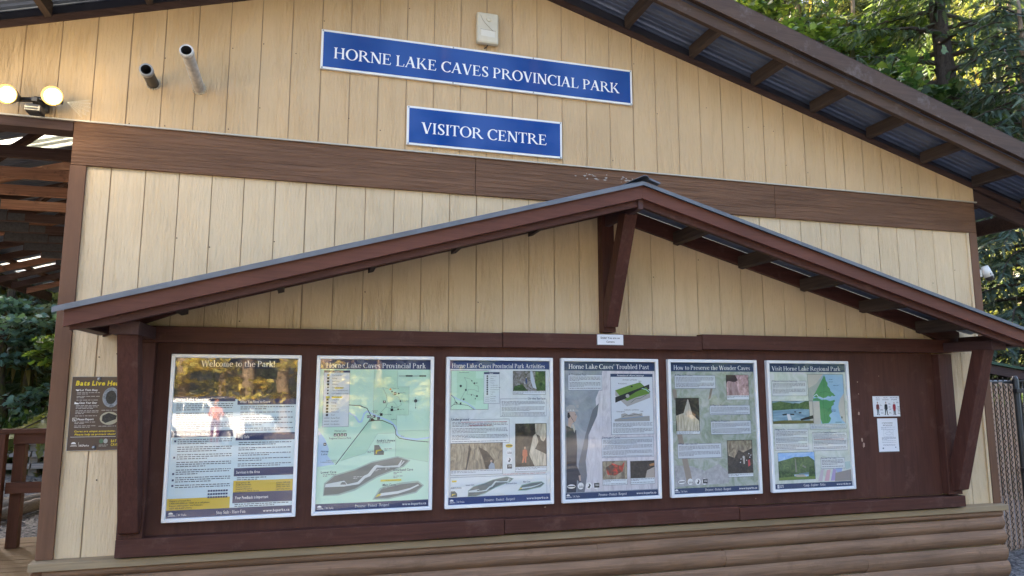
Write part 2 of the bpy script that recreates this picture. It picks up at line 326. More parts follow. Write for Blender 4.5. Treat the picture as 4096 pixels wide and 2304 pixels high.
# serif capitals and small letters drawn from strokes: thick stems, thin joins, bracketed serifs (cap height 1)
def serif_glyphs():
    T, t, G = .135, .050, {}
    def q(*p): return list(p)
    def V(x, y0=0, y1=1., w=T): return q((x, y0), (x+w, y0), (x+w, y1), (x, y1))
    def Hb(x0, x1, y, h=t): return q((x0, y), (x1, y), (x1, y+h), (x0, y+h))
    def sf(x, y, w=T, e=.075, up=True):      # serif under / over a stem
        h = .05
        return q((x-e, y), (x+w+e, y), (x+w+e*.25, y+h*1.5), (x-e*.25, y+h*1.5)) if up else q((x-e*.25, y-h*1.5), (x+w+e*.25, y-h*1.5), (x+w+e, y), (x-e, y))
    def D(x0, y0, x1, y1, w): return q((x0, y0), (x0+w, y0), (x1+w, y1), (x1, y1))
    def arc(cx, cy, rx, ry, a0, a1, th=T, tn=t, n=14):
        out = []; inn = []
        for i in range(n+1):
            a = R(a0+(a1-a0)*i/n); c, s = math.cos(a), math.sin(a)
            out.append((cx+rx*c, cy+ry*s)); inn.append((cx+(rx-th)*c, cy+(ry-tn)*s))
        return [q(out[i], out[i+1], inn[i+1], inn[i]) for i in range(n)]
    def poly(pts, ws, n=1):
        r = []; P = [Vector((a, b)) for a, b in pts]; L = []
        for i, p in enumerate(P):
            d = (P[min(i+1, len(P)-1)]-P[max(i-1, 0)]).normalized(); nn = Vector((-d.y, d.x))*ws[i]/2; L.append((p+nn, p-nn))
        return [q(tuple(L[i][0]), tuple(L[i+1][0]), tuple(L[i+1][1]), tuple(L[i][1])) for i in range(len(P)-1)]
    def stem(x, y0=0, y1=1., lo=True, hi=True, w=T):
        r = [V(x, y0, y1, w)]
        if lo: r.append(sf(x, y0, w))
        if hi: r.append(sf(x, y1, w, up=False))
        return r
    def flag(x, y, w=T): return [q((x-.09, y-.05), (x+.02, y-.09), (x+.02, y+.03), (x-.02, y+.01))]
    A = {}
    A['H'] = (stem(.08)+stem(.60)+[Hb(.2, .62, .50)], .83)
    A['O'] = (arc(.44, .5, .44, .52, 0, 360, .155, .06, 28), .88)
    A['R'] = (stem(.08)+arc(.26, .745, .36, .255, -90, 90)+[Hb(.2, .27, .942), Hb(.2, .28, .49), D(.68, 0, .30, .50, .17), sf(.70, 0, .15, .03)], .84)
    A['N'] = ([V(.1, 0, 1, .07), sf(.1, 0, .07), V(.68, 0, 1, .07), sf(.68, 1, .07, up=False), D(.60, -.02, .05, 1, .17), q((-.01, 1), (.12, 1), (.12, .94), (-.01, .96))], .84)
    A['E'] = (stem(.08)+[Hb(.2, .6, 0), Hb(.2, .58, .942), Hb(.2, .46, .49), q((.54, 0), (.60, 0), (.65, .22), (.61, .22)), q((.54, 1), (.58, 1), (.60, .79), (.56, .79)), q((.43, .39), (.47, .39), (.47, .64), (.43, .64))], .68)
    A['L'] = (stem(.08)+[Hb(.2, .58, 0), q((.52, 0), (.58, 0), (.64, .26), (.60, .26))], .67)
    A['A'] = ([D(.02, 0, .37, 1.02, .065), D(.56, 0, .30, 1.02, .165), Hb(.16, .58, .33, .055), sf(.03, 0, .05), sf(.57, 0, .15)], .80)
    A['K'] = (stem(.08)+[D(.22, .42, .58, .96, .07), D(.62, 0, .28, .52, .18), sf(.62, 0, .17, .04), sf(.52, 1, .12, .05, False)], .84)
    A['C'] = (arc(.46, .5, .44, .52, 48, 318, .155, .065, 22)+[q((.70, .74), (.75, .74), (.77, 1.0), (.73, 1.0)), ], .80)
    A['V'] = ([D(.30, -.02, .03, 1, .165), D(.36, -.02, .64, 1, .06), sf(.03, 1, .15, .06, False), sf(.64, 1, .05, .06, False)], .76)
    A['W'] = ([D(.26, -.02, .03, 1, .155), D(.32, -.02, .52, 1, .055), D(.72, -.02, .48, 1, .155), D(.78, -.02, 1.0, 1, .055), sf(.03, 1, .14, .06, False), sf(1.0, 1, .05, .06, False)], 1.12)
    S_ = [(.10, .19), (.14, .07), (.27, .02), (.42, .07), (.49, .22), (.42, .38), (.26, .52), (.13, .66), (.12, .83), (.22, .95), (.34, .98), (.45, .90), (.48, .78)]
    A['S'] = (poly([(x+.0, y) for x, y in S_], [.05, .06, .07, .10, .13, .16, .17, .16, .13, .10, .07, .06, .05])+[q((.06, .02), (.10, .02), (.13, .26), (.08, .26)), q((.46, .73), (.51, .73), (.50, 1), (.46, 1))], .58)
    A['P'] = (stem(.08)+arc(.26, .725, .36, .275, -90, 90)+[Hb(.2, .27, .942), Hb(.2, .27, .45)], .66)
    A['I'] = (stem(.08), .31)
    A['T'] = (stem(.27, 0, 1, True, False)+[Hb(.02, .67, .942), q((.0, .76), (.04, .76), (.09, 1), (.02, 1)), q((.65, .76), (.69, .76), (.67, 1), (.60, 1))], .69)
    A['F'] = (stem(.08)+[Hb(.2, .58, .942), Hb(.2, .46, .49), q((.54, 1), (.58, 1), (.60, .77), (.56, .77)), q((.43, .39), (.47, .39), (.47, .64), (.43, .64))], .62)
    A['B'] = (stem(.08)+arc(.26, .75, .30, .25, -90, 90)+arc(.27, .27, .36, .27, -90, 90)+[Hb(.2, .27, .942), Hb(.2, .27, .49), Hb(.2, .27, 0)], .70)
    x = .66
    A['o'] = (arc(.28, x/2, .28, x/2+.02, 0, 360, .13, .055, 22), .56)
    A['e'] = (arc(.28, x/2, .27, x/2+.02, 10, 320, .13, .055, 20)+[Hb(.10, .53, .37, .05)], .54)
    A['c'] = (arc(.28, x/2, .27, x/2+.02, 45, 320, .13, .055, 18)+[q((.38, .5), (.46, .5), (.46, .60), (.38, .62))], .48)
    A['r'] = (stem(.08, 0, x, True, False, .13)+flag(.08, x)+arc(.27, .42, .17, .24, 40, 120, .06, .1, 6)+[q((.30, .50), (.42, .52), (.42, .66), (.32, .66))], .44)
    A['n'] = (stem(.08, 0, x, True, False, .13)+flag(.08, x)+arc(.32, .40, .21, .28, 0, 130, .13, .07, 10)+stem(.40, 0, .42, True, False, .13), .63)
    A['m'] = (stem(.08, 0, x, True, False, .13)+flag(.08, x)+arc(.30, .40, .19, .28, 0, 130, .12, .07, 10)+stem(.37, 0, .42, True, False, .12)+arc(.59, .40, .19, .28, 0, 130, .12, .07, 10)+stem(.66, 0, .42, True, False, .12), .88)
    A['h'] = (stem(.08, 0, 1.04, True, False, .13)+flag(.08, 1.04)+arc(.32, .40, .21, .28, 0, 130, .13, .07, 10)+stem(.40, 0, .42, True, False, .13), .63)
    A['l'] = (stem(.08, 0, 1.04, True, False, .13)+flag(.08, 1.04), .29)
    A['i'] = (stem(.08, 0, x, True, False, .13)+flag(.08, x)+arc(.145, .88, .085, .085, 0, 360, .08, .08, 8), .29)
    A['k'] = (stem(.08, 0, 1.04, True, False, .13)+flag(.08, 1.04)+[D(.2, .28, .42, .62, .07), D(.44, 0, .24, .36, .15), sf(.43, 0, .14, .04), sf(.38, x, .1, .05, False)], .62)
    A['a'] = (stem(.34, .03, .45, False, False, .13)+[q((.34, .0), (.53, .0), (.55, .07), (.47, .10))]+arc(.27, .42, .20, .25, 0, 150, .12, .06, 10)+[q((.07, .46), (.19, .46), (.19, .58), (.09, .58))]+arc(.22, .18, .19, .19, 60, 330, .12, .05, 12), .54)
    A['u'] = (stem(.06, .18, x, False, False, .13)+flag(.06, x)+arc(.27, .26, .21, .28, 180, 310, .13, .07, 10)+stem(.38, 0, x, False, False, .13)+[q((.46, 0), (.56, .02), (.56, .07), (.48, .08))]+flag(.38, x), .60)
    A['v'] = ([D(.20, -.02, .02, x, .13), D(.26, -.02, .44, x, .05), sf(.02, x, .12, .05, False), sf(.44, x, .04, .05, False)], .54)
    A['w'] = ([D(.18, -.02, .02, x, .12), D(.24, -.02, .38, x, .05), D(.50, -.02, .34, x, .12), D(.56, -.02, .70, x, .05), sf(.02, x, .11, .05, False), sf(.70, x, .04, .05, False)], .80)
    A['x'] = ([D(.36, 0, .03, x, .15), D(.03, 0, .40, x, .055), sf(.04, 0, .05, .05), sf(.38, 0, .13, .04), sf(.04, x, .13, .04, False), sf(.40, x, .05, .05, False)], .56)
    A['y'] = ([D(.21, 0, .02, x, .13), D(.10, -.28, .44, x, .055), sf(.02, x, .12, .05, False), sf(.44, x, .04, .05, False), q((.02, -.29), (.14, -.29), (.14, -.2), (.04, -.19))], .54)
    A['d'] = (stem(.40, 0, 1.04, False, False, .13)+flag(.40, 1.04)+[q((.48, 0), (.58, .02), (.58, .07), (.5, .08))]+arc(.28, x/2, .27, x/2+.02, 40, 320, .13, .055, 18), .62)
    A['b'] = (stem(.08, 0, 1.04, False, False, .13)+flag(.08, 1.04)+arc(.32, x/2, .27, x/2+.02, -140, 140, .13, .055, 18), .62)
    A['p'] = (stem(.08, -.28, x, True, False, .13)+flag(.08, x)+arc(.32, x/2, .27, x/2+.02, -140, 140, .13, .055, 18), .62)
    A['g'] = (arc(.26, .42, .21, .25, 0, 360, .11, .05, 18)+arc(.25, -.10, .25, .19, 0, 360, .09, .06, 18)+[q((.14, .10), (.22, .06), (.26, .20), (.18, .22)), q((.38, .56), (.54, .62), (.54, .68), (.40, .64))], .56)
    s_ = [(.08, .13), (.13, .04), (.23, .015), (.33, .06), (.36, .16), (.28, .27), (.15, .38), (.11, .50), (.19, .62), (.28, .65), (.36, .60), (.38, .5)]
    A['s'] = (poly(s_, [.04, .05, .06, .09, .11, .13, .13, .11, .08, .06, .05, .04]), .44)
    A['t'] = (stem(.12, .06, .82, False, False, .13)+arc(.30, .13, .18, .15, 180, 300, .13, .06, 8)+[Hb(.02, .38, .60, .06)], .40)
    A["'"] = ([q((.05, .68), (.10, .68), (.17, 1.02), (.05, 1.02))], .2)
    A['-'] = ([Hb(.04, .3, .29, .09)], .34)
    A['!'] = ([q((.09, .26), (.14, .26), (.18, 1.02), (.05, 1.02))]+arc(.115, .07, .08, .08, 0, 360, .075, .075, 8), .24)
    A['f'] = (stem(.12, 0, .86, True, False, .13)+arc(.30, .84, .18, .2, 50, 180, .13, .06, 8)+[Hb(.02, .36, .60, .06)], .36)
    A[' '] = ([], .26)
    return A
SG = serif_glyphs()
def serif_width(t): return sum(SG[c][1]+.04 for c in t)-.04
def put_serif(mb, text, x0, z0, y, h, width=None):
    w = serif_width(text)*h; k = (width/w) if width else 1; x = x0; n = 0
    for ch in text:
        polys, adv = SG[ch]
        for i, pl in enumerate(polys):
            yy = y-.00012*(i % 9)
            pts = [(x+px*h*k, yy, z0+pz*h) for px, pz in pl]
            a = sum(pts[j][0]*pts[(j+1) % len(pts)][2]-pts[(j+1) % len(pts)][0]*pts[j][2] for j in range(len(pts)))
            if a < 0: pts.reverse()
            mb.poly(pts)
        x += (adv+.04)*h*k
def put_sans(mb, text, x0, z0, y, h, width=None, bold=0, slant=0):
    """h = capital height"""
    sz = h/.73; w = sans_width(text, bold)*sz; k = (width/w) if width else 1; x = x0
    for ch in text:
        vs, fs, adv = GL[ch, bold]
        mb.add([(x+(px+slant*pz)*sz*k, y, z0+pz*sz) for px, pz in vs], fs)
        x += (adv+.085)*sz*k

# ------------------------------------------------------------------ the setting: ground
def gz(x, y):
    t = min(1, max(0, (-6-y)/10)); t = t*t*(3-2*t); h = -.6*t
    if y > 12: h += .05*min(30, y-12)*(1 if y > 12 else 0)*.6
    return h
def gravel_mat():
    m, nt, b = newmat('grey_gravel')
    mp = coords(nt)
    v = N(nt, 'ShaderNodeTexVoronoi', feature='F1'); v.inputs['Scale'].default_value = 38; nt.links.new(mp.outputs[0], v.inputs['Vector'])
    v2 = N(nt, 'ShaderNodeTexVoronoi', feature='F1'); v2.inputs['Scale'].default_value = 70; nt.links.new(mp.outputs[0], v2.inputs['Vector'])
    r = ramp(nt, [(0, (.05, .05, .055)), (.5, (.16, .16, .17)), (1, (.34, .33, .33))])
    sep = N(nt, 'ShaderNodeSeparateColor'); nt.links.new(v.outputs['Color'], sep.inputs[0]); nt.links.new(sep.outputs[0], r.inputs[0])
    big = noise(nt, mp, .35, 5, .6); rb = ramp(nt, [(.40, (.30, .24, .17)), (.58, (1, 1, 1))]); nt.links.new(big.outputs[0], rb.inputs[0])
    col = mixc(nt, .55, r.outputs[0], rb.outputs[0], 'MULTIPLY'); nt.links.new(col, b.inputs['Base Color']); b.inputs['Roughness'].default_value = .9
    ad = N(nt, 'ShaderNodeMath', operation='ADD'); nt.links.new(v.outputs['Distance'], ad.inputs[0]); nt.links.new(v2.outputs['Distance'], ad.inputs[1])
    inv = N(nt, 'ShaderNodeMath', operation='SUBTRACT'); inv.inputs[0].default_value = 1; nt.links.new(ad.outputs[0], inv.inputs[1])
    bump(nt, b, inv.outputs[0], .9, .02); return m
def forest_floor_mat():
    m, nt, b = newmat('forest_floor')
    n = noise(nt, coords(nt), 1.6, 8, .7); r = ramp(nt, [(.3, (.018, .02, .01)), (.5, (.05, .042, .022)), (.7, (.05, .07, .02))]); nt.links.new(n.outputs[0], r.inputs[0])
    nt.links.new(r.outputs[0], b.inputs['Base Color']); b.inputs['Roughness'].default_value = .95; bump(nt, b, n.outputs[0], .8, .1); return m
M_GRAVEL = gravel_mat(); M_FLOOR = forest_floor_mat()
g = MB()
xs = [-300, -120, -60, -40, -30, -24, -18, -14, -10, -6, -3, 0, 3, 6, 10, 14, 18, 24, 30, 40, 60, 120, 300]
ys = [-300, -120, -60, -45, -36, -30, -26, -22, -19, -16, -13, -11, -9, -7.5, -6, -3, 0, 4, 8, 10.4, 12, 16, 22, 30, 42, 60, 120, 300]
for j in range(len(ys)-1):
    for i in range(len(xs)-1):
        cy_ = (ys[j]+ys[j+1])/2; cx_ = (xs[i]+xs[i+1])/2
        g.mat(1 if (cy_ > 10.3 or cy_ < -30 or cx_ < -22 or cx_ > 22) else 0)
        g.smooth = True
        g.quad(*[(x, y, gz(x, y)) for x, y in ((xs[i], ys[j]), (xs[i+1], ys[j]), (xs[i+1], ys[j+1]), (xs[i], ys[j+1]))])
go = g.build('ground', [M_GRAVEL, M_FLOOR]); tag(go, kind='structure')
rng = random.Random(4)
# loose stones on the gravel by the railing and by the fence (too many to count)
st = MB()
for k in range(2600):
    if k % 3: x = rng.uniform(-5.2, -2.2); y = rng.uniform(2.9, 9.6)
    else: x = rng.uniform(5.95, 8.5); y = rng.uniform(-.6, 2.4)
    r = rng.uniform(.008, .026); a = rng.uniform(0, 6.28); c, s = math.cos(a), math.sin(a); z = gz(x, y)
    pts = [(r*1.3, 0, 0), (0, r, 0), (-r*1.2, 0, 0), (0, -r*.9, 0), (0, 0, r*.8)]
    P = [(x+px*c-py*s, y+px*s+py*c, z+pz) for px, py, pz in pts]; st.mat(k % 4)
    st.add(P, [(0, 1, 4), (1, 2, 4), (2, 3, 4), (3, 0, 4)])
so_ = st.build('gravel_stones', [flat('stone_a', (.07, .07, .078), .9), flat('stone_b', (.14, .14, .145), .9), flat('stone_c', (.06, .06, .065), .9), flat('stone_d', (.20, .195, .19), .9)])
tag(so_, 'loose grey gravel stones scattered on the ground', 'gravel', kind='stuff')

# ------------------------------------------------------------------ the visitor centre
RX = 1.215                                   # ridge line
def wline(x): return Z(3.178-.29*abs(x-RX))  # top of the gable siding
def rline(x): return Z(3.222-.30*abs(x-RX))  # underside of lookouts
BC = thing('visitor_centre', 'cream and brown visitor centre with grooved siding, log base and overhanging metal gable roof', 'building', (2.2, 2, 0))
def siding(mb, x0, x1, zb, zt, yf, phase, sp=.2022, gw=.0036, gd=.006, wide=6):
    zt_ = zt if callable(zt) else (lambda x: zt)
    xs = [x0]; k0 = math.ceil((x0+.02-phase)/sp); k1 = math.floor((x1-.02-phase)/sp); segs = []; cur = x0
    for k in range(k0, k1+1):
        gx = phase+k*sp; w = gw*(1.15 if k % wide == 0 else .85)
        segs.append((cur, gx-w, 0)); segs.append((gx-w, gx+w, 1)); cur = gx+w
    segs.append((cur, x1, 0))
    for a, b, grv in segs:
        y = yf+(gd if grv else 0); mb.mat(1 if grv else 0)
        parts = [(a, b)] if not (callable(zt) and a < RX < b) else [(a, RX), (RX, b)]
        for p, q in parts: mb.quad((p, y, zb), (q, y, zb), (q, y, zt_(q)), (p, y, zt_(p)))
        if grv:
            mb.mat(0)
            mb.quad((a, yf, zb), (a, y, zb), (a, y, zt_(a)), (a, yf, zt_(a))); mb.quad((b, y, zb), (b, yf, zb), (b, yf, zt_(b)), (b, y, zt_(b)))
def nails(mb, pts, yf, r=.006):
    mb.mat(2)
    for x, z in pts: mb.poly([(x+r*math.cos(t)*rng.uniform(.7, 1.2), yf-.0015, z+r*math.sin(t)*rng.uniform(.7, 1.3)) for t in [2*math.pi*j/7 for j in range(6, -1, -1)]])
XL, XR = -1.50, 5.88
up = MB(); siding(up, -3.45, XR, Z(1.683), wline, -.030, 0.0)
up.mat(0); up.quad((-3.45, -.03, Z(1.683)), (-3.45, .0, Z(1.683)), (XR, .0, Z(1.683)), (XR, -.03, Z(1.683)))
pts = []
for k in range(-15, 30):
    x = k*.2022+.012
    for z in (1.78, 2.28, 2.7):
        if Z(z) < wline(x)-.08 and rng.random() < .33: pts.append((x+rng.uniform(-.01, .02), Z(z+rng.uniform(-.12, .12))))
for k in range(12):
    x = rng.uniform(-1.8, 5.7); z = rng.uniform(1.72, 2.9)
    if Z(z) < wline(x)-.08: pts.append((x, Z(z)))
nails(up, pts, -.030, .0042)
up.build('gable_siding', [M_SIDE_U, M_GROOVE, flat('nail_hole', (.05, .035, .025), .8)], BC)
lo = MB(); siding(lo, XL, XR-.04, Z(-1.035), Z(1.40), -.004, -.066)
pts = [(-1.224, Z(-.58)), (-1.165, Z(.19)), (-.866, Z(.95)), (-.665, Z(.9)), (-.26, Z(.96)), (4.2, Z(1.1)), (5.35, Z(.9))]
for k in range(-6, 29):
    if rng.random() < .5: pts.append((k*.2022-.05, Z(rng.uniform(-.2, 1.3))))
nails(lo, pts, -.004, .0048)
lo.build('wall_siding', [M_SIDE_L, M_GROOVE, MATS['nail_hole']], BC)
# body of the building behind the skin
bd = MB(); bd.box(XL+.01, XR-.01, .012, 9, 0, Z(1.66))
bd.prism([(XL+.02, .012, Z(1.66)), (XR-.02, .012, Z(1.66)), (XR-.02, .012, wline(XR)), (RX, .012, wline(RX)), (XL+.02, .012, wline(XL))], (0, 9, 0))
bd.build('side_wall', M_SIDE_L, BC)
fl = MB(); fl.box(-3.45, XR+.03, -.037, -.0, Z(1.672), Z(1.682)); fl.build('drip_flashing', flat('pale_flashing', (.5, .45, .36), .5, .2), BC)
b = MB()
for x0, x1 in ((-1.508, 1.13), (1.134, 3.72), (3.724, 5.885)): b.box(x0, x1, -.024, .0, Z(1.388), Z(1.672))
b.build('band_board', M_BAND, BC, .002)
sc = MB()   # scuffed paint on the band
for k in range(26):
    x = rng.choice([2.05, 2.1, 2.35, 2.4])+rng.gauss(0, .05); z = Z(1.60+rng.gauss(0, .02)); w = rng.uniform(.004, .02); h = rng.uniform(.002, .007)
    sc.poly([(x-w, -.0255, z), (x, -.0255, z-h), (x+w, -.0255, z+h*.3), (x, -.0255, z+h)])
sc.build('paint_scuff', flat('scuffed_primer', (.42, .38, .33), .8), BC)
t = MB(); t.box(-1.512, -1.420, -.024, .10, Z(-1.03), Z(1.386)); t.build('corner_trim', M_TRIM, BC, .002)
t = MB(); t.box(5.80, 5.885, -.024, .10, Z(-1.033), Z(1.386)); t.build('corner_trim', M_TRIM, BC, .002)
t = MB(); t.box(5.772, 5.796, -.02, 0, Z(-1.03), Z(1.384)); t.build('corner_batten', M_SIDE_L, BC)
l = MB(); l.prism([(-1.53, 0, Z(-1.030)), (-1.53, -.075, Z(-1.040)), (-1.53, -.078, Z(-1.085)), (-1.53, -.055, Z(-1.085)), (-1.53, 0, Z(-1.075))], (7.43, 0, 0))
l.build('ledge', M_LEDGE, BC, .003)
lg = MB(); lg.smooth = True
edges = [-1.075, -1.143, -1.252, -1.376, -1.513, -1.65]
cuts = {1: [2.05, 4.55], 2: [3.1], 3: [1.2, 4.4], 4: [2.6], 0: [3.4]}
for i in range(5):
    z1, z0 = edges[i], edges[i+1]; n = 7; prof = []
    for k in range(n+1):
        a = k/n; y = -.012-.046*math.sin(math.pi*(.12+.83*a))**.75; prof.append((y, z1+(z0-z1)*a))
    xs_ = [-1.46]+cuts[i]+[5.86+.008*i]
    for xa, xb in zip(xs_[:-1], xs_[1:]):
        xa += .0015; xb -= .0015; m = max(2, int((xb-xa)/.16)); rows = []
        dz = rng.uniform(-.004, .004); ph = rng.uniform(0, 9)
        for j in range(m+1):
            x = xa+(xb-xa)*j/m; rows.append([(x, y+.005*math.sin(x*1.9+ph)*math.sin(math.pi*k/n), Z(z)+.004*math.sin(x*1.3+ph)+dz*(1 if k else 0)) for k, (y, z) in enumerate(prof)])
        k0 = len(lg.v); lg.v += [p for r_ in rows for p in r_]
        for j in range(m):
            for k in range(n):
                a = k0+j*(n+1)+k; lg.f.append((a, a+n+1, a+n+2, a+1)[::-1]); lg.m.append(0); lg.sm.append(True)
        lg.smooth = False
        for r_ in (rows[0], rows[-1]): lg.poly(r_+[(r_[0][0], .01, r_[-1][2]), (r_[0][0], .01, r_[0][2])])
        lg.smooth = True
lg.build('log_siding', M_LOG, BC)
c = MB(); c.prism([(-1.54, -.03, Z(-1.65)), (-1.54, -.03, Z(-1.13)), (-1.52, -.03, Z(-1.095)), (-1.40, -.03, Z(-1.09)), (-1.39, -.03, Z(-1.1)), (-1.39, -.03, Z(-1.65))], (0, .1, 0))
c.build('log_corner_trim', M_TRIM, BC, .004)
# gable roof: corrugated sheet, lookouts, rake fascia
def rib_sheet(mb, line, xa, xb, y0, y1, pitch=.229, rib=.02, off=0, mats=(0, 1), th=.012):
    ys = []; y = y0
    while y < y1:
        for d, h in ((0, 0), (.038, 0), (.044, rib*.3), (.050, 0), (.094, 0), (.100, rib*.3), (.106, 0), (.150, 0), (.156, rib*.3), (.162, 0), (.194, 0), (.204, rib), (.218, rib)):
            if y+d <= y1: ys.append((y+d, h))
        y += pitch
    ys.append((y1, 0))
    for (ya, ha), (yb, hb) in zip(ys[:-1], ys[1:]):
        za, zb = line(xa)+off, line(xb)+off
        mb.mat(mats[0]); mb.quad((xa, ya, za+ha), (xb, ya, zb+ha), (xb, yb, zb+hb), (xa, yb, za+hb))
        mb.mat(mats[1]); mb.quad((xa, ya, za+ha+th), (xa, yb, za+hb+th), (xb, yb, zb+hb+th), (xb, ya, zb+ha+th))
XE, XW = 6.62, -4.42
r = MB(); rib_sheet(r, rline, RX, XE, -.52, 9.3, off=.094); r.build('roof_sheet', [M_ROOF_UNDER, M_ROOF_TOP], BC)
# left slope, with translucent strips over the porch
r = MB()
holes = [(2.05, 2.44, -3.0, -1.62), (6.42, 6.68, -4.25, -3.72), (7.02, 7.22, -4.28, -3.75), (8.32, 8.5, -4.32, -4.02)]
ycuts = sorted({-.52, 9.3} | {h[0] for h in holes} | {h[1] for h in holes})
for ya, yb in zip(ycuts[:-1], ycuts[1:]):
    hs = [h for h in holes if h[0] <= ya+1e-6 and h[1] >= yb-1e-6]
    spans = [(RX, XW)]
    if hs: spans = [(RX, hs[0][3]), (hs[0][2], XW)]; sk = MB(); rib_sheet(sk, rline, hs[0][3], hs[0][2], ya, yb, pitch=.11, off=.094, mats=(0, 0)); sk.build('skylight_panel', M_SKYL, BC)
    for a, b_ in spans: rib_sheet(r, rline, a, b_, ya, yb, off=.094)
r.build('roof_sheet', [M_ROOF_UNDER, M_ROOF_TOP], BC)
for k in range(-9, 10):
    x = RX+.583*k
    if not -4.3 < x < 6.6: continue
    lk = MB(); z = rline(x); s = -.30 if k > 0 else .30
    if k == 0: lk.box(x-.02, x+.02, -.468, -.042, z-.01, z+.08)
    else: lk.prism([(x-.019, -.468, z-.019*s), (x+.019, -.468, z+.019*s), (x+.019, -.468, z+.019*s+.091), (x-.019, -.468, z-.019*s+.091)], (0, .426, 0))
    lk.build('lookout', M_RAWG, BC, .002)
def fline(x): return Z(3.228-.305*abs(x-RX))
for xe in (6.66, -4.46):
    wr = MB(); wr.prism([(RX, -.042, wline(RX)-.02), (xe, -.042, wline(xe)-.02), (xe, -.042, wline(xe)+.03), (RX, -.042, wline(RX)+.03)], (0, .036, 0)); wr.build('wall_rafter', M_RAWD, BC); wr = MB(); wr.prism([(RX, -.006, wline(RX)-.02), (xe, -.006, wline(xe)-.02), (xe, -.006, rline(xe)+.088), (RX, -.006, rline(RX)+.088)], (0, .018, 0)); wr.build('shadow_closure', flat('shadow_navy', (.03, .033, .05), .5), BC)  # closing strip coloured dark navy to paint in the deep eave shadow
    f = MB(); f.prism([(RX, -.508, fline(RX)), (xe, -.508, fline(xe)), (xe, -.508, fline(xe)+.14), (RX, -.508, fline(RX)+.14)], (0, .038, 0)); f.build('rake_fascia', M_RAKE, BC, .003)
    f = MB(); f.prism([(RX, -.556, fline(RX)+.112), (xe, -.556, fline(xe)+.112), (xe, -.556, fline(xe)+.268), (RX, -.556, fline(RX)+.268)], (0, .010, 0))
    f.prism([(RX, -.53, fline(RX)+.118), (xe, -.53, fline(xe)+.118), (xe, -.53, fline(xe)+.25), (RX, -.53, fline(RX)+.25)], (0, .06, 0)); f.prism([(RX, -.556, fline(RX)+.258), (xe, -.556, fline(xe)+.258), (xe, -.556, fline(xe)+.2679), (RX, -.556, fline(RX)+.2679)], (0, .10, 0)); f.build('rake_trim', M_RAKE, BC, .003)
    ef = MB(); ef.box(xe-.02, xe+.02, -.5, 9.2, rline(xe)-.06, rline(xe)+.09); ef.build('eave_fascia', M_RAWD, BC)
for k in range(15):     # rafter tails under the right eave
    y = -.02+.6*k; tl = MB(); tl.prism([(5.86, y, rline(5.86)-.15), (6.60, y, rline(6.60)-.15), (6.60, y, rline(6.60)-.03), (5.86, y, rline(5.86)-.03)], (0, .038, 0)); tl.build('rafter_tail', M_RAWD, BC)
for k, x in enumerate((6.0, 6.32)):
    p = MB(); p.box(x-.045, x+.045, .05, 9, rline(x)+.05, rline(x)+.09); p.build('purlin', M_RAWY, BC)
# porch on the left: beam, trusses, gusset plates
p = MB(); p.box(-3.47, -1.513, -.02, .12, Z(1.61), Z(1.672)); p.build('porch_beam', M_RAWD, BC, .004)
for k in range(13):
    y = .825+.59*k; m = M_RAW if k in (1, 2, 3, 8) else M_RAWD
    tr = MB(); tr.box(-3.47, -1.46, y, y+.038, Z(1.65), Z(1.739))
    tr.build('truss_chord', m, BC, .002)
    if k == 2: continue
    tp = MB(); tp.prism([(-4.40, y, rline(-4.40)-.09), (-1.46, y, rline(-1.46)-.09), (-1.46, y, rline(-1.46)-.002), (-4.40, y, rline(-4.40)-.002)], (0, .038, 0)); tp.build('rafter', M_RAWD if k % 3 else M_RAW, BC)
    wb = MB(); wb.bar((-2.62, y+.06, Z(1.70)), (-2.05, y+.06, rline(-2.05)-.04), .036, .085, (0, 1, 0)); wb.bar((-1.95, y+.06, rline(-1.95)-.05), (-1.5, y+.06, Z(1.70)), .036, .085, (0, 1, 0)); wb.build('truss_web', M_RAWD, BC)
    gp = MB(); gp.box(-3.46, -3.02, y-.004, y-.0005, Z(1.655), Z(1.79)); gp.box(-3.01, -2.86, y-.004, y-.0005, Z(1.66), Z(1.735)); gp.build('gusset_plate', flat('dull_gusset_steel', (.055, .057, .063), .6, .2, .5, .3, 40), BC)
for x in (-4.0, -3.2, -1.55):
    p = MB(); p.box(x-.045, x+.045, .05, 9, rline(x)+.002, rline(x)+.040); p.build('purlin', M_RAWY, BC)

# ------------------------------------------------------------------ the notice board shelter on the wall
KX = 2.155
NB = thing('notice_board', 'dark red-brown notice board shelter with its own small gabled roof, fixed to the cream wall', 'notice board', (KX, -.05, Z(-1)))
b = MB(); b.box(-.935, 5.24, -.028, -.006, Z(-.93), Z(.27)); b.build('back_panel', M_BOARD, NB)
sc = MB()
for x, z, w, h in ((4.43, -.24, .010, .016), (4.437, .02, .007, .006), (4.445, -.46, .012, .02), (4.46, -.50, .013, .024), (4.66, .07, .004, .004), (1.66, -.87, .01, .006), (3.4, -.885, .005, .004), (4.44, -.08, .006, .005)):
    sc.poly([(x+w*math.cos(t)*rng.uniform(.5, 1.1), -.0292, Z(z)+h*math.sin(t)*rng.uniform(.6, 1.1)) for t in [2*math.pi*j/9 for j in range(8, -1, -1)]])
sc.build('paint_chip', flat('bare_chipped_wood', (.38, .25, .19), .8), NB)
tb = MB(); tb.box(-1.07, 1.325, -.09, -.005, Z(.262), Z(.366)); tb.box(1.328, 2.94, -.088, -.005, Z(.264), Z(.372)); tb.box(2.943, 5.40, -.092, -.005, Z(.272), Z(.388)); tb.build('top_rail', M_KIOSK, NB, .004)
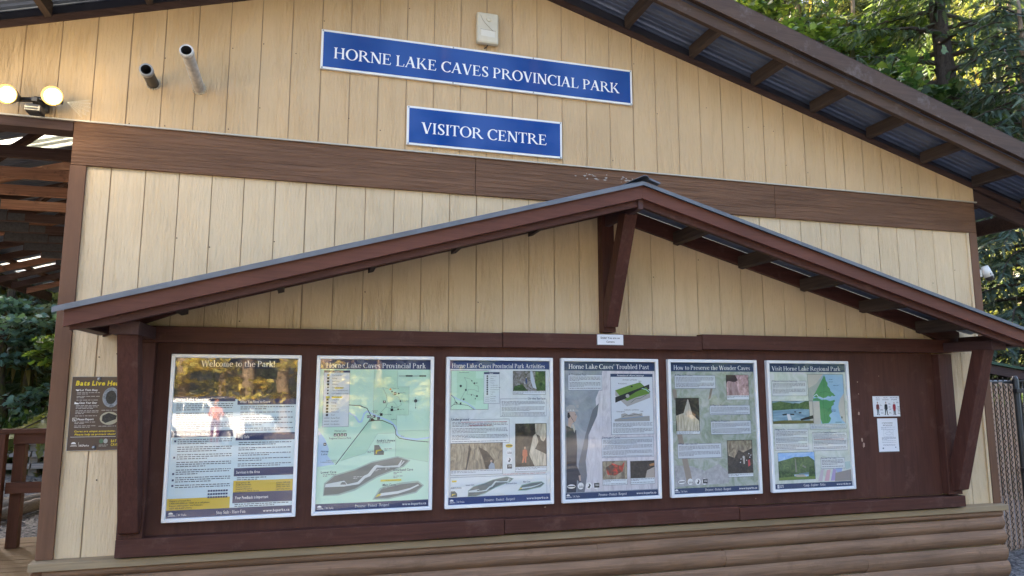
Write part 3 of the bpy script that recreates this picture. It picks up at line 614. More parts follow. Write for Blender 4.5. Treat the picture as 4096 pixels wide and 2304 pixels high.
rb = MB(); rb.box(-1.075, 1.336, -.105, -.005, Z(-1.028), Z(-.922)); rb.box(1.339, 3.2, -.103, -.005, Z(-1.022), Z(-.926)); rb.box(3.203, 5.40, -.107, -.005, Z(-1.026), Z(-.936)); rb.build('bottom_rail', M_KIOSK, NB, .004)
for x0, x1 in ((-1.075, -.930), (5.24, 5.385)):
    p = MB(); p.box(x0, x1, -.098, -.005, Z(-.924), Z(.262)); p.build('side_post', M_KIOSKZ, NB, .004)
for xc, bx in ((-1.010, -1.0), (5.385, 5.325)):
    c = MB(); c.box(xc-.075, xc+.075, -.55, -.03, Z(.279), Z(.356)); c.build('bracket_beam', M_KIOSKY, NB, .005)
    w = .055
    br = MB(); zt, zb = Z(.281), Z(-.875)
    br.prism([(bx-w, -.51, zt), (bx-w, -.40, zt), (bx-w, -.10, zb+.22), (bx-w, -.10, zb-.02), (bx-w, -.165, zb)], (2*w, 0, 0)); br.build('bracket_brace', M_KIOSKZ, NB, .004)
kp = MB(); kp.box(2.11, 2.21, -.092, -.004, Z(.388), Z(1.285)); kp.build('king_post', M_KIOSKZ, NB, .003)
kb = MB(); kb.prism([(2.113, -.50, Z(1.20)), (2.113, -.40, Z(1.235)), (2.113, -.093, Z(.62)), (2.113, -.093, Z(.43)), (2.113, -.135, Z(.424))], (.096, 0, 0)); kbo = kb.build('king_brace', M_KIOSKZ, NB, .003)
bo = MB(); bo.lathe((2.165, -.16, Z(.545)), (.0, -1, -.28), [(0, .018), (.008, .018), (.008, .012), (.02, .012), (.02, .0)], 10); bo.build('bolt', M_STEEL, kbo)
KS = .28
def kline(x): return Z(1.265-KS*abs(x-KX))      # underside of the small fascia
rp = MB(); rp.box(KX-.019, KX+.019, -.664, -.004, kline(KX)-.07, kline(KX)+.03); rp.build('ridge_purlin', M_KIOSKY, NB, .002)
KE = 3.43
for s in (-1, 1):
    e = KX+s*KE
    def P(x, y, d): return (x, y, kline(x)+d)
    f = MB(); f.prism([P(KX, -.69, 0), P(e, -.69, 0), P(e, -.69, .092), P(KX, -.69, .092)], (0, .036, 0)); f.build('fascia', M_FASC, NB, .002)
    f = MB(); f.prism([P(KX, -.652, -.045), P(e-s*.25, -.652, -.045), P(e-s*.02, -.652, -.02), P(e-s*.02, -.652, .088), P(KX, -.652, .088)], (0, .036, 0)); f.build('outer_rafter', M_KIOSK, NB, .002)
    f = MB(); f.prism([P(KX, -.045, .03), P(e-s*.5, -.045, .03), P(e-s*.03, -.045, -.02), P(e-s*.03, -.045, .150), P(KX, -.045, .150)], (0, .038, 0)); f.build('wall_rafter', M_KIOSK, NB, .002)
    sh = MB(); ys_ = [-.715+.0115*q*2 for q in range(31)]
    for ya, yb, q in [(a, b_, i) for i, (a, b_) in enumerate(zip(ys_[:-1], ys_[1:]))]:
        h = [0, .010, .010, 0]; ha, hb = h[q % 4], h[(q+1) % 4]
        da = .104+(.152-.104)*(ya+.715)/.7; db = .104+(.152-.104)*(yb+.715)/.7
        e2 = e+s*.05
        sh.mat(0); sh.quad(P(KX, ya, da+ha), P(e2, ya, da+ha), P(e2, yb, db+hb), P(KX, yb, db+hb))
        sh.mat(1); sh.quad(P(KX, ya, da+ha+.008), P(KX, yb, db+hb+.008), P(e2, yb, db+hb+.008), P(e2, ya, da+ha+.008))
    sh.mat(1); sh.quad(P(KX, -.715, .088), P(e+s*.05, -.715, .088), P(e+s*.05, -.715, .114), P(KX, -.715, .114))
    sh.build('roof_sheet', [M_ROOF_UNDER, M_ROOF_TOP], NB)
    for k in range(1, 6):
        x = KX+s*(.02+.583*k); lk = MB()
        lk.prism([P(x-.019, -.614, -.0), P(x+.019, -.614, -.0), P(x+.019, -.614, .094), P(x-.019, -.614, .094)], (0, .568, 0)); lk.build('lookout', M_RAWG, NB)
    ep = MB(); ep.prism([P(e-s*.06, -.614, -.01), P(e-s*.02, -.614, -.01), P(e-s*.02, -.614, .09), P(e-s*.06, -.614, .09)], (0, .56, 0)); ep.build('end_purlin', M_KIOSKY, NB)
rc = MB(); cap = [(-.075, .116), (.0, .150), (.020, .146), (.045, .118)]
for (xa, za), (xb, zb) in zip(cap[:-1], cap[1:]):
    rc.prism([(KX+xa, -.735, kline(KX)+za), (KX+xb, -.735, kline(KX)+zb), (KX+xb, -.735, kline(KX)+zb+.004), (KX+xa, -.735, kline(KX)+za+.004)], (0, .70, .05))
rc.prism([(KX+.035, -.735, kline(KX)+.122), (KX+.115, -.735, kline(KX)+.098), (KX+.118, -.735, kline(KX)+.108), (KX+.035, -.735, kline(KX)+.135)], (0, .05, 0))
rc.build('ridge_cap', M_ROOF_TOP, NB)

# ------------------------------------------------------------------ park signs on the gable
def framed_sign(name, label, x0, x1, z0, z1, lines, group):
    y = -.052; t = thing(name, label, 'sign', ((x0+x1)/2, y, z0), group)
    p = MB(); p.box(x0, x1, y, -.031, z0, z1); p.build('sign_backing', M_WHITE, t, .002)
    p = MB(); p.box(x0+.016, x1-.016, y-.0015, y-.0002, z0+.016, z1-.016); p.build('blue_panel', M_SIGNBLUE, t)
    l = MB()
    for txt, u, v, h, w in lines: put_serif(l, txt, x0+u, z0+v, y-.0022, h, w)
    l.build('lettering', M_INKW, t)
    for sx in ([x0+.012, x1-.012]+([x0+(x1-x0)*.395, x0+(x1-x0)*.655] if x1-x0 > 2 else [])):
        for sz in (z0+.009, z1-.009):
            s = MB(); s.lathe((sx, y, sz), (0, -1, 0), [(0, .006), (.002, .006), (.004, .003), (.004, 0)], 8); s.build('screw', M_STEEL, t)
    return t
framed_sign('park_sign', 'long blue park name sign with white lettering on the gable', -.005, 2.412, Z(2.216), Z(2.511), [('HORNE LAKE CAVES PROVINCIAL PARK', .089, .086, .082, 2.216)], 'blue signs on the gable')
framed_sign('visitor_centre_sign', 'short blue visitor centre sign below the park name sign', .614, 1.809, Z(1.717), Z(2.011), [('VISITOR CENTRE', .108, .095, .082, .962)], 'blue signs on the gable')

# ------------------------------------------------------------------ posters on the notice board
def flatc(c): return flat('ink_%d_%d_%d' % tuple(int(v*999) for v in c), c, .5, 0, .3)
WHITE_BG = (.70, .74, .76)
class Poster:
    W, H = .79, 1.037
    def __init__(s, x0, label, name='information_poster'):
        s.x0 = x0; s.zt = Z(.192); s.y = -.046; s.k = 0
        s.t = thing(name, label, 'poster', (x0+.395, -.045, Z(-.845)), 'framed information posters')
        f = MB(); fw, y0, y1 = .024, -.066, -.0285; W, H = s.W, s.H; xa, xb, za, zb = x0, x0+W, s.zt-H, s.zt
        for pts in ([(xa, zb), (xb, zb), (xb-fw, zb-fw), (xa+fw, zb-fw)], [(xa, za), (xa+fw, za+fw), (xb-fw, za+fw), (xb, za)], [(xa, zb), (xa+fw, zb-fw), (xa+fw, za+fw), (xa, za)], [(xb, zb), (xb, za), (xb-fw, za+fw), (xb-fw, zb-fw)]):
            c = Vector((sum(p[0] for p in pts)/4, 0, sum(p[1] for p in pts)/4))
            f.prism([(p[0], y0, p[1]) for p in pts], (0, y1-y0, 0))
        f.build('frame', M_ALU, s.t, .004)
        g = MB(); g.quad((x0+fw*.6, -.0565, s.zt-H+fw*.6), (x0+W-fw*.6, -.0565, s.zt-H+fw*.6), (x0+W-fw*.6, -.0565, s.zt-fw*.6), (x0+fw*.6, -.0565, s.zt-fw*.6)); g.build('glazing', M_GLAZE, s.t)
    def pt(s, u, v, lay=0): return (s.x0+u/1000, s.y-.0005*lay, s.zt-v/1000)
    def part(s, name, shapes, mats, lay, parent=None):
        mb = MB()
        for i, (mi, fn) in enumerate(shapes): mb.mat(mi); fn(mb, lay+.05*i)
        return mb.build(name, mats, parent or s.t)
    def rect(s, u0, v0, u1, v1): return lambda mb, l: mb.quad(s.pt(u0, v1, l), s.pt(u1, v1, l), s.pt(u1, v0, l), s.pt(u0, v0, l))
    def poly(s, pts):
        a = sum(pts[i][0]*pts[(i+1) % len(pts)][1]-pts[(i+1) % len(pts)][0]*pts[i][1] for i in range(len(pts)))
        q = pts if a < 0 else pts[::-1]
        return lambda mb, l: mb.poly([s.pt(u, v, l) for u, v in q])
    def oval(s, u, v, ru, rv, n=20): return s.poly([(u+ru*math.cos(2*math.pi*i/n), v+rv*math.sin(2*math.pi*i/n)) for i in range(n)])
    def line(s, pts, w):
        def fn(mb, l):
            for i_, ((a, b), (c, d)) in enumerate(zip(pts[:-1], pts[1:])):
                L = math.hypot(c-a, d-b) or 1; nx, ny = -(d-b)/L*w/2, (c-a)/L*w/2; ex, ey = (c-a)/L*w*.3, (d-b)/L*w*.3
                s.poly([(a-ex+nx, b-ey+ny), (c+ex+nx, d+ey+ny), (c+ex-nx, d+ey-ny), (a-ex-nx, b-ey-ny)])(mb, l+.012*(i_ % 3))
        return fn
    def outline(s, u0, v0, u1, v1, w): return s.line([(u0, v0), (u1, v0), (u1, v1), (u0, v1), (u0, v0)], w)
    def serif(s, t, u, v, h, w=None): return lambda mb, l: put_serif(mb, t, *[s.pt(u, v, l)[i] for i in (0, 2)], s.pt(u, v, l)[1], h/1000, w and w/1000)
    def sans(s, t, u, v, h, w=None, bold=0, slant=0): return lambda mb, l: put_sans(mb, t, s.pt(u, v, l)[0], s.pt(u, v, l)[2], s.pt(u, v, l)[1], h/1000, w and w/1000, bold, slant)
    def fine(s, u0, v0, u1, v1, pitch, h, seed=0, para=4):
        """print too fine to read from here: rows of word-long strokes"""
        r = random.Random(seed+int(u0*7+v0))
        def fn(mb, l):
            v = v0; n = 0
            while v+h <= v1:
                end = u1 if (n % para != para-1) else u0+(u1-u0)*r.uniform(.3, .8); u = u0
                while u < end-6:
                    w = min(r.uniform(7, 26), end-u); s.rect(u, v, u+w, v+h)(mb, l); u += w+r.uniform(3.5, 5)
                v += pitch*(1 if n % para != para-1 else 1.7); n += 1
        return fn
    def sheet(s, mat): s.part('printed_sheet', [(0, s.rect(23, 23, 767, 1014))], [mat], 0)
    def banner(s, title, u0, u1, base, h, v1=90, mat=None):
        b = s.part('title_banner', [(0, s.rect(23, 23, 767, v1))], [mat or M_NAVY], 1)
        s.part('lettering', [(0, s.serif(title, u0, base, h, u1-u0))], [M_INKW], 2, b)
    def footer(s, motto, m0, m1, www, v0=968, logo=True, mat=None):
        b = s.part('footer_banner', [(0, s.rect(23, v0, 767, 1014))], [mat or M_NAVY], 1)
        q = [(0, s.serif(motto, m0, 1000, 19, m1-m0)), (0, s.sans(www, 590, 999, 16, 162, 1))]
        if logo:
            q += [(0, s.serif('BC Parks', 92, 1002, 13, 48)), (0, s.line([(86, 984), (86, 1004)], 1)), (0, s.poly([(50+14*math.cos(R(a)), 990-12*math.sin(R(a))) for a in range(0, 181, 20)])), (0, s.rect(38, 995, 74, 997)), (0, s.rect(34, 1000, 78, 1002))]
        s.part('lettering', q, [M_INKW], 2, b)
    def box(s, head, u0, v0, u1, v1, hw, body=(), fill=(.62, .64, .67), hh=15, right=False, seed=1, pitch=9.2, line=True):
        hc = M_NAVY
        p = s.part('text_panel', [(0, s.rect(u0, v0, u1, v1)), (1, s.line([(u0, v1), (u1, v1)], 2.4)), (1, s.line([(u1, v0), (u1, v1)], 1.6)), (1, s.line([(u0, v0), (u0, v1)], 1.6))], [flatc(fill), hc], 2)
        # the rule and the heading sit on the panel's top edge
        if right: q = [(0, s.line([(u0, v0), (u1-hw-12, v0)], 2.2)), (0, s.sans(head, u1-hw-6, v0+6, hh, hw, 1))]
        else: q = [(0, s.line([(u0+hw+12, v0), (u1, v0)], 2.2)), (0, s.sans(head, u0+3, v0+6, hh, hw, 1))]
        s.part('heading', q, [hc], 4, p)
        s.part('fine_print', [(0, s.fine(u0+10, v0+16, u1-12, v1-6, pitch, pitch*.42, seed))], [flat('grey_print', (.13, .13, .15), .6)], 3, p)
    def photo(s, u0, v0, u1, v1, mats, shapes=(), cap=0, seed=1, lay=2, step=.4):
        p = s.part('photograph', [(0, s.rect(u0, v0, u1, v1))], [mats[0]], lay)
        for i, sh in enumerate(shapes): s.part('picture_detail', [(0, f) for f in sh[1]], [sh[0]], lay+step*(i+1), p)
        q = [(0, s.outline(u0, v0, u1, v1+cap, 2))]
        if lay == 2: s.part('border', q, [M_INKK], 6, p)
        if cap:
            c = s.part('caption', [(0, s.rect(u0, v1, u1, v1+cap)), (1, s.fine(u0+5, v1+5, u1-5, v1+cap-3, 9, 3.6, seed, 2))], [flatc(WHITE_BG), MATS['grey_print']], 2.5, p)
flat('grey_print', (.13, .13, .15), .6)
P_CAVEGREY = pic('printed_cave_wall_pale', [(.25, (.30, .31, .33)), (.5, (.52, .54, .55)), (.75, (.66, .67, .68))], 7, 3, (1, 1, .6))
P_CAVE = pic('printed_cave_brown', [(.2, (0.048, 0.035, 0.029)), (.42, (0.192, 0.152, 0.104)), (.62, (0.416, 0.352, 0.240)), (.82, (0.640, 0.560, 0.416))], 16, 1, (1.6, 1, .7))
P_CAVED = pic('printed_cave_dark', [(.3, (.01, .009, .009)), (.55, (.045, .038, .03)), (.8, (.16, .12, .085))], 16, 5)
P_FLOW = pic('printed_flowstone', [(.2, (0.150, 0.120, 0.090)), (.45, (0.450, 0.390, 0.285)), (.7, (0.780, 0.705, 0.540))], 20, 9, (2.4, 1, .35))
P_FLOWW = pic('printed_pale_flowstone', [(.25, (.42, .39, .42)), (.5, (.64, .61, .63)), (.75, (.76, .74, .76))], 13, 2, (2.2, 1, .45))
P_PINK = pic('printed_pink_formation', [(.25, (0.135, 0.075, 0.083)), (.5, (0.495, 0.315, 0.300)), (.75, (0.840, 0.630, 0.645))], 22, 12, (1.2, 1, .8))
P_WOODS = pic('printed_woodland_floor', [(.2, (.06, .08, .05)), (.42, (.17, .21, .12)), (.58, (.33, .34, .27)), (.8, (.50, .49, .45))], 9, 6, (1, 1, .8))
P_FOREST = pic('printed_green_forest', [(.3, (0.013, 0.029, 0.011)), (.55, (0.048, 0.104, 0.032)), (.8, (0.160, 0.272, 0.080))], 30, 2)
P_MIXED = pic('printed_creek_rubble', [(.25, (0.038, 0.045, 0.030)), (.45, (0.150, 0.135, 0.112)), (.65, (0.360, 0.345, 0.360)), (.8, (0.630, 0.645, 0.690))], 26, 4)
P_RED = pic('printed_red_graffiti', [(.35, (0.064, 0.048, 0.040)), (.48, (0.224, 0.064, 0.032)), (.6, (0.800, 0.072, 0.048)), (.8, (0.512, 0.352, 0.256))], 12, 8)
P_PALEG = pic('printed_pale_woodland', [(.3, (.48, .55, .44)), (.55, (.66, .70, .63)), (.8, (.74, .72, .76))], 8, 15)
P_HILL = pic('printed_hillside', [(.3, (0.034, 0.068, 0.031)), (.55, (0.102, 0.170, 0.060)), (.8, (0.238, 0.323, 0.119))], 20, 21)
P_SKY = pic('printed_blue_sky', [(.35, (0.216, 0.432, 0.792)), (.6, (0.432, 0.624, 0.850)), (.75, (0.850, 0.850, 0.850))], 9, 31, (1, 1, 2.5))
P_LAKE = pic('printed_lake', [(.3, (0.130, 0.234, 0.312)), (.55, (0.260, 0.403, 0.481)), (.8, (0.494, 0.624, 0.676))], 8, 13, (.5, 1, 3))
P_TURQ = flatc((.52, .70, .72))
MAPG = (.56, .80, .62); MAPG2 = (.48, .73, .53)

# 1 Welcome to the Park
p = Poster(-.840, 'welcome poster with yellow contact boxes, leftmost of the six framed posters')
p.sheet(flatc((.66, .78, .80)))
p.photo(24, 24, 766, 285, [P_CAVED])
P_TRUNKS = pic('printed_forest_trunks', [(.3, (.03, .028, .02)), (.5, (.13, .11, .075)), (.75, (.36, .31, .20))], 8, 41, (2.2, 1, .4))
bn = p.part('title_banner', [(0, p.rect(24, 24, 766, 90))], [flatc((.016, .022, .05))], 3)
p.part('lettering', [(0, p.serif('Welcome to the Park!', 175, 78, 38, 448))], [M_INKW], 5, bn)
def head(u0, v0, u1, v1, txt, w, h=18):
    b = p.part('heading_bar', [(0, p.rect(u0, v0, u1, v1))], [M_NAVY], 3); p.part('lettering', [(0, p.sans(txt, u0+14, (v0+v1)/2+h*.5, h, w, 1))], [M_INKW], 4, b)
head(24, 268, 390, 300, 'Horne Lake Caves', 170); head(404, 283, 766, 322, 'What You Need to Know', 186)
head(24, 482, 388, 522, 'Things to Do and See While Visiting', 262, 15); head(404, 502, 766, 548, 'Stay Safe', 68); head(404, 722, 766, 772, 'Services in the Area', 142); head(404, 872, 766, 938, 'Your Feedback is Important', 200)
p.part('fine_print', [(0, p.fine(44, 312, 378, 476, 12.5, 5, 1)), (0, p.fine(64, 534, 384, 836, 12.6, 5.2, 2, 3)), (0, p.fine(424, 334, 752, 496, 12.6, 5.2, 3, 2)), (0, p.fine(424, 560, 752, 716, 12.4, 5, 4, 2)), (0, p.fine(424, 780, 600, 800, 12, 5, 9, 2)), (0, p.fine(418, 944, 752, 962, 11.5, 5, 5, 2))], [flatc((.07, .09, .11))], 2)
ye = p.part('contact_box', [(0, p.rect(404, 800, 766, 872)), (0, p.rect(24, 896, 388, 966))], [flatc((.66, .45, .04))], 3)
p.part('lettering', [(0, p.sans(a, 420, v, 8.6, w, 1)) for a, v, w in (('Emergency: 911', 817, 82), ('RCMP (Parksville):', 830, 92), ('Hospital (Comox)', 843, 86), ('Hospital (Nanaimo)', 856, 98), ('Conservation Officer Service', 869, 140))] +
       [(0, p.sans(a, 660, v, 8.4, 84, 1)) for a, v in (('911', 817),)][:0] + [(0, p.sans(a, 664, v, 8.4, 84, 1)) for a, v in (('(250) 248-6111', 824), ('(250) 339-2242', 837), ('(250) 753-7691', 850), ('1-877-952-7277', 866))] +
       [(0, p.sans(a, 40, v, 9, w, 1)) for a, v, w in (('Report a Forest Fire', 914, 120), ('1-800-663-5555 or *5555 on a cell phone', 929, 230), ('Report All Poachers and Polluters', 944, 190), ('1-877-952-RAPP (7277)', 959, 128))], [M_INKK], 4, ye)
ic = [p.rect(256+i*15, v, 268+i*15, v+11) for v in (851, 871, 890) for i in range(8)]+[p.rect(44, v, 56, v+12) for v in (540, 640, 740, 778, 812)]
p.part('pictogram', [(0, f) for f in ic], [M_NAVY], 3)
p.footer('Stay Safe - Have Fun', 312, 485, 'www.bcparks.ca', 966)

def cave_section(p, off, k, lay, off2=None):
    q = lambda pts: [(off[0]+u*k[0], off[1]+v*k[1]) for u, v in pts]
    g = flatc((.15, .175, .165)); gm = flatc((.33, .46, .39))
    a = p.part('cave_section', [(0, p.poly(q([(70, 917), (74, 836), (138, 784), (268, 751), (379, 706), (553, 675), (640, 705), (595, 747), (415, 813), (277, 889), (170, 917)]))), (1, p.poly(q([(75, 912), (80, 842), (141, 792), (271, 759), (379, 714), (553, 682), (626, 707), (588, 740), (413, 803), (275, 878), (168, 908)]))),
        ], [gm, g], lay)
    p.part('cave_passage', [(0, p.poly(q([(80, 862), (84, 842), (150, 832), (204, 824), (224, 848), (290, 836), (330, 797), (356, 786), (398, 735), (412, 728), (460, 738), (555, 735), (578, 700), (584, 700), (572, 734), (594, 706), (600, 710), (566, 748), (415, 746), (372, 800), (340, 812), (300, 850), (200, 862)])))], [flatc((.62, .68, .66))], lay+1, a)
    p.part('cave_pit', [(0, p.poly(q([(176, 848), (190, 832), (210, 834), (218, 850)])))], [g], lay+2, a)
    if off2: off = off2
    b = p.part('cave_section', [(0, p.poly(q([(390, 955), (440, 880), (573, 850), (694, 842), (735, 874), (683, 922), (496, 956)]))), (1, p.poly(q([(402, 948), (449, 889), (573, 862), (692, 853), (724, 876), (677, 914), (496, 947)])))], [gm, g], lay)
    p.part('cave_passage', [(0, p.poly(q([(416, 934), (447, 914), (558, 905), (640, 888), (694, 866), (702, 872), (640, 900), (560, 922), (450, 932)]))), (1, p.poly(q([(410, 940), (426, 920), (448, 918), (440, 930)])))], [flatc((.62, .68, .66)), flatc((.72, .58, .06))], lay+1, b)
def trail_map(p, T, lay, legendtxt=False):
    """T maps the big map's own millimetres to this poster"""
    W = lambda pts: [T(*q) for q in pts]
    k = T(100, 0)[0]-T(0, 0)[0]; k = abs(k)/100
    ic = [(525, 254), (454, 310), (504, 241), (550, 254), (563, 306), (548, 361), (506, 352), (435, 395), (387, 407), (417, 421), (350, 408)]
    return W, k, ic
# 2 big map
p = Poster(.048, 'pale green park map poster with grey cave sections, second from the left')
p.sheet(flatc(MAPG)); p.banner('Horne Lake Caves Provincial Park', 61, 734, 81, 34)
mp_ = p.part('map', [(0, p.poly([(381, 96), (381, 400), (339, 460), (176, 694), (338, 648), (414, 522), (535, 520), (537, 675), (761, 719), (761, 506), (541, 506), (539, 400), (620, 401), (621, 209), (541, 209), (540, 96)])),
    (1, p.poly([(27, 490), (30, 497), (72, 552), (97, 614), (91, 661), (139, 717), (27, 730)])),
    (1, p.line([(221, 383), (258, 400), (289, 443), (305, 440), (320, 390), (338, 372), (380, 392), (435, 417), (500, 445), (537, 480), (546, 530), (600, 556), (680, 566), (761, 556)], 11))], [flatc(MAPG2), flatc((.45, .62, .78))], 1)
p.part('road', [(0, p.line([(219, 329), (290, 335), (338, 352), (369, 408), (352, 440), (145, 717)], 4.5)), (0, p.line([(352, 440), (400, 434), (443, 435), (516, 466), (534, 500), (536, 530), (560, 556), (660, 574), (761, 585)], 4.5)), (0, p.poly([(372, 415), (400, 436), (360, 436)]))], [flatc((.015, .02, .03))], 2, mp_)
p.part('trail', [(0, p.line([(440, 213), (465, 260), (472, 306), (465, 346), (411, 401)], 1.6)), (0, p.line([(440, 213), (493, 224), (510, 262), (550, 280), (563, 306), (570, 330), (545, 345), (520, 310), (478, 318), (465, 346), (500, 355), (500, 372), (548, 365)], 1.4)), (0, p.line([(381, 96), (381, 400)], 1)), (0, p.line([(540, 96), (541, 209), (621, 209), (620, 401), (539, 400), (541, 506), (761, 504)], 1)), (0, p.line([(176, 694), (338, 648), (414, 522), (535, 520), (537, 675), (761, 719)], 1))], [flatc((.10, .16, .14))], 2, mp_)
sq = [p.rect(u-9, v-9, u+9, v+9) for u, v in [(525, 254), (454, 310), (506, 352+12), (435, 395), (387, 407), (417, 421), (350, 408), (71, 585)]]+[p.rect(126+i*22, 515, 144+i*22, 535) for i in range(4)]+[p.oval(u, v, 6, 6, 8) for u, v in [(504, 241), (550, 254), (563, 306), (506, 345), (548, 361)]]
pg = p.part('pictogram', [(0, f) for f in sq], [flatc((.012, .014, .018))], 3, mp_)
p.part('pictogram_figure', [(0, p.sans('P', 382, 413, 12, None, 1)), (0, p.sans('?', 412, 427, 12, None, 1)), (0, p.rect(344, 402, 348, 414)), (0, p.rect(352, 402, 356, 414)), (0, p.poly([(449, 316), (452, 303), (456, 303), (459, 316), (454, 311)])), (0, p.poly([(518, 259), (525, 248), (532, 259), (526, 254)])), (0, p.oval(71, 585, 6, 3, 8))]+[(0, p.poly([(130+i*22, 531), (135+i*22, 519), (140+i*22, 531)])) for i in range(4)], [M_INKW], 4, pg)
p.part('warning_triangle', [(0, p.poly([(493, 215), (484, 231), (502, 231)]))], [flatc((.75, .30, .04))], 3, mp_)
p.part('compass', [(0, p.oval(668, 305, 12, 12, 12)), (0, p.line([(668, 280), (668, 355)], 1.6)), (0, p.line([(645, 305), (692, 305)], 1.6)), (0, p.poly([(664, 348), (668, 360), (672, 348)])), (0, p.rect(549, 133, 737, 136)), (0, p.rect(596, 129, 643, 139)), (0, p.rect(690, 129, 737, 139))], [flatc((.03, .04, .05))], 3, mp_)
p.part('lettering', [(0, p.sans(*a)) for a in (('Horne Lake', 131, 505, 13, 76), ('Regional District Park', 97, 553, 13, 143), ('Horne', 47, 637, 13, 48, 0, .2), ('Lake', 50, 655, 13, 38, 0, .2), ("Andre's Annex", 409, 576, 15, 124, 1), ('Lower Cave', 52, 773, 16, 98, 1), ('Riverbend Cave', 526, 773, 16, 132, 1), ('Main Cave', 456, 869, 16, 87, 1), ('Qualicum', 500, 432, 8, 40, 0, .2), ('River', 570, 545, 8, 24, 0, .2), ('Private Road', 258, 336, 7, 44), ('Suspension', 372, 372, 7, 40), ('Bridge', 382, 381, 7, 24), ('Cave Guide Hut', 449, 398, 7, 54), ('Main Cave', 516, 352, 7, 34), ('Lower Cave', 556, 364, 7, 34), ('Riverbend Cave', 574, 308, 7, 46), ("Andre's Annex", 558, 252, 7, 40), ('Cougar Cave', 508, 222, 7, 44), ('To Hwy 19 (12 km)', 82, 694, 7, 66), ('To Qualicum Beach (57 km)', 46, 704, 7, 102))], [flatc((.015, .03, .06))], 3, mp_)
lg_ = p.part('legend', [(0, p.rect(50, 99, 219, 472)), (1, p.outline(50, 99, 219, 472, 1.5)), (1, p.rect(50, 99, 219, 113)), (2, p.rect(122, 211, 178, 221)), (2, p.rect(66, 270, 92, 284)), (2, p.rect(104, 272, 172, 283))], [flatc((.66, .72, .72)), M_NAVY, flatc((.74, .60, .08))], 2)
rows = ['Cave Guide Hut', 'Parking', 'Information', 'Washrooms', 'Cave (Open Access)', 'Cave (Controlled Access)', 'Cave (Guided Access Only)', 'Open Access Area', 'Caving Area', 'Fishing', 'Camping', 'Boat Launch', 'Picnic area', 'Trail', 'Flowing Water', 'Gravel Road', 'Park Boundary']
q = [(0, p.sans('Legend', 118, 109, 7, 30, 1))]
q = [(1, p.sans('Legend', 118, 109.5, 7, 30, 1))]
for i, rtxt in enumerate(rows):
    v = 131+i*20.2; q.append((0, p.sans(rtxt, 104, v+4, 8.2, len(rtxt)*4.4)))
    if i not in (7, 14, 15, 16): q.append((0, p.rect(70, v-7, 85, v+7)) if i not in (4, 5, 6) else (0, p.oval(78, v, 6, 6, 8)))
    elif i != 7: q.append((0, p.rect(60, v-1, 95, v+1.5)))
p.part('lettering', q, [flatc((.02, .025, .03)), M_INKW], 4, lg_)
an = p.part('annex_section', [(0, p.poly([(394, 598), (425, 598), (440, 625), (459, 640), (459, 663), (394, 663)])), (1, p.poly([(404, 655), (406, 632), (440, 628), (446, 634), (414, 640), (412, 655)]))], [flatc((.11, .13, .12)), flatc((.74, .56, .05))], 3)
cave_section(p, (0, 0), (1, 1), 3)
p.part('yellow_tag', [(0, p.rect(441, 826, 580, 839)), (1, p.sans('GUIDED TOURS ONLY', 470, 836, 7, 84))], [flatc((.72, .62, .08)), flatc((.2, .16, .03))], 4)
p.part('fine_print', [(0, p.fine(409, 582, 500, 590, 8, 3, 1)), (0, p.fine(66, 780, 150, 806, 9, 3.4, 2, 2)), (0, p.fine(526, 780, 590, 824, 9, 3.4, 3, 2)), (0, p.fine(456, 874, 560, 892, 9, 3.4, 4, 2)), (0, p.fine(350, 636, 390, 652, 8, 3.2, 5, 2)), (0, p.fine(462, 622, 510, 640, 9, 3.2, 6, 2))], [MATS['grey_print']], 7)
p.part('fine_print', [(0, p.fine(100, 846, 180, 852, 8, 3, 1)), (0, p.fine(262, 800, 330, 826, 10, 3.4, 2, 2)), (0, p.fine(400, 756, 440, 776, 9, 3.4, 3, 2)), (0, p.fine(470, 750, 500, 776, 9, 3.4, 3, 2))], [flatc((.6, .66, .64))], 8)
p.footer('Preserve - Protect - Respect', 278, 502, 'www.bcparks.ca')

# 3 activities
p = Poster(.926, 'park activities poster with small trail map and cave photographs, third from left')
BLUE = flat('royal_blue_ink', (.010, .040, .165), .5)
p.sheet(pic('printed_pale_rock', [(.25, (.55, .60, .59)), (.5, (.70, .74, .73)), (.75, (.78, .81, .80))], 7, 51, (1, 1, .7))); p.banner('Horne Lake Caves Provincial Park Activities', 42, 732, 76, 31, 84, BLUE)
f3 = lambda u, v: (38+(u-381)*.66+68-38+12, 97+(v-96)*.86)
mp_ = p.part('map', [(0, p.rect(37, 96, 306, 368)), (1, p.poly([(78, 98), (215, 98), (215, 150), (268, 150), (268, 250), (305, 252), (305, 305), (215, 305), (215, 340), (78, 300)])), (2, p.line([(40, 270), (80, 292), (150, 320), (212, 364)], 9))], [flatc(MAPG), flatc(MAPG2), flatc((.5, .66, .76))], 2)
p.part('road', [(0, p.line([(38, 266), (60, 285), (68, 310), (58, 332), (38, 345)], 2.6)), (0, p.line([(58, 332), (100, 330), (160, 340), (205, 367)], 2.6)), (0, p.outline(37, 96, 306, 368, 2)), (0, p.poly([(70, 310), (92, 325), (70, 325)]))], [flatc((.015, .02, .03))], 3, mp_)
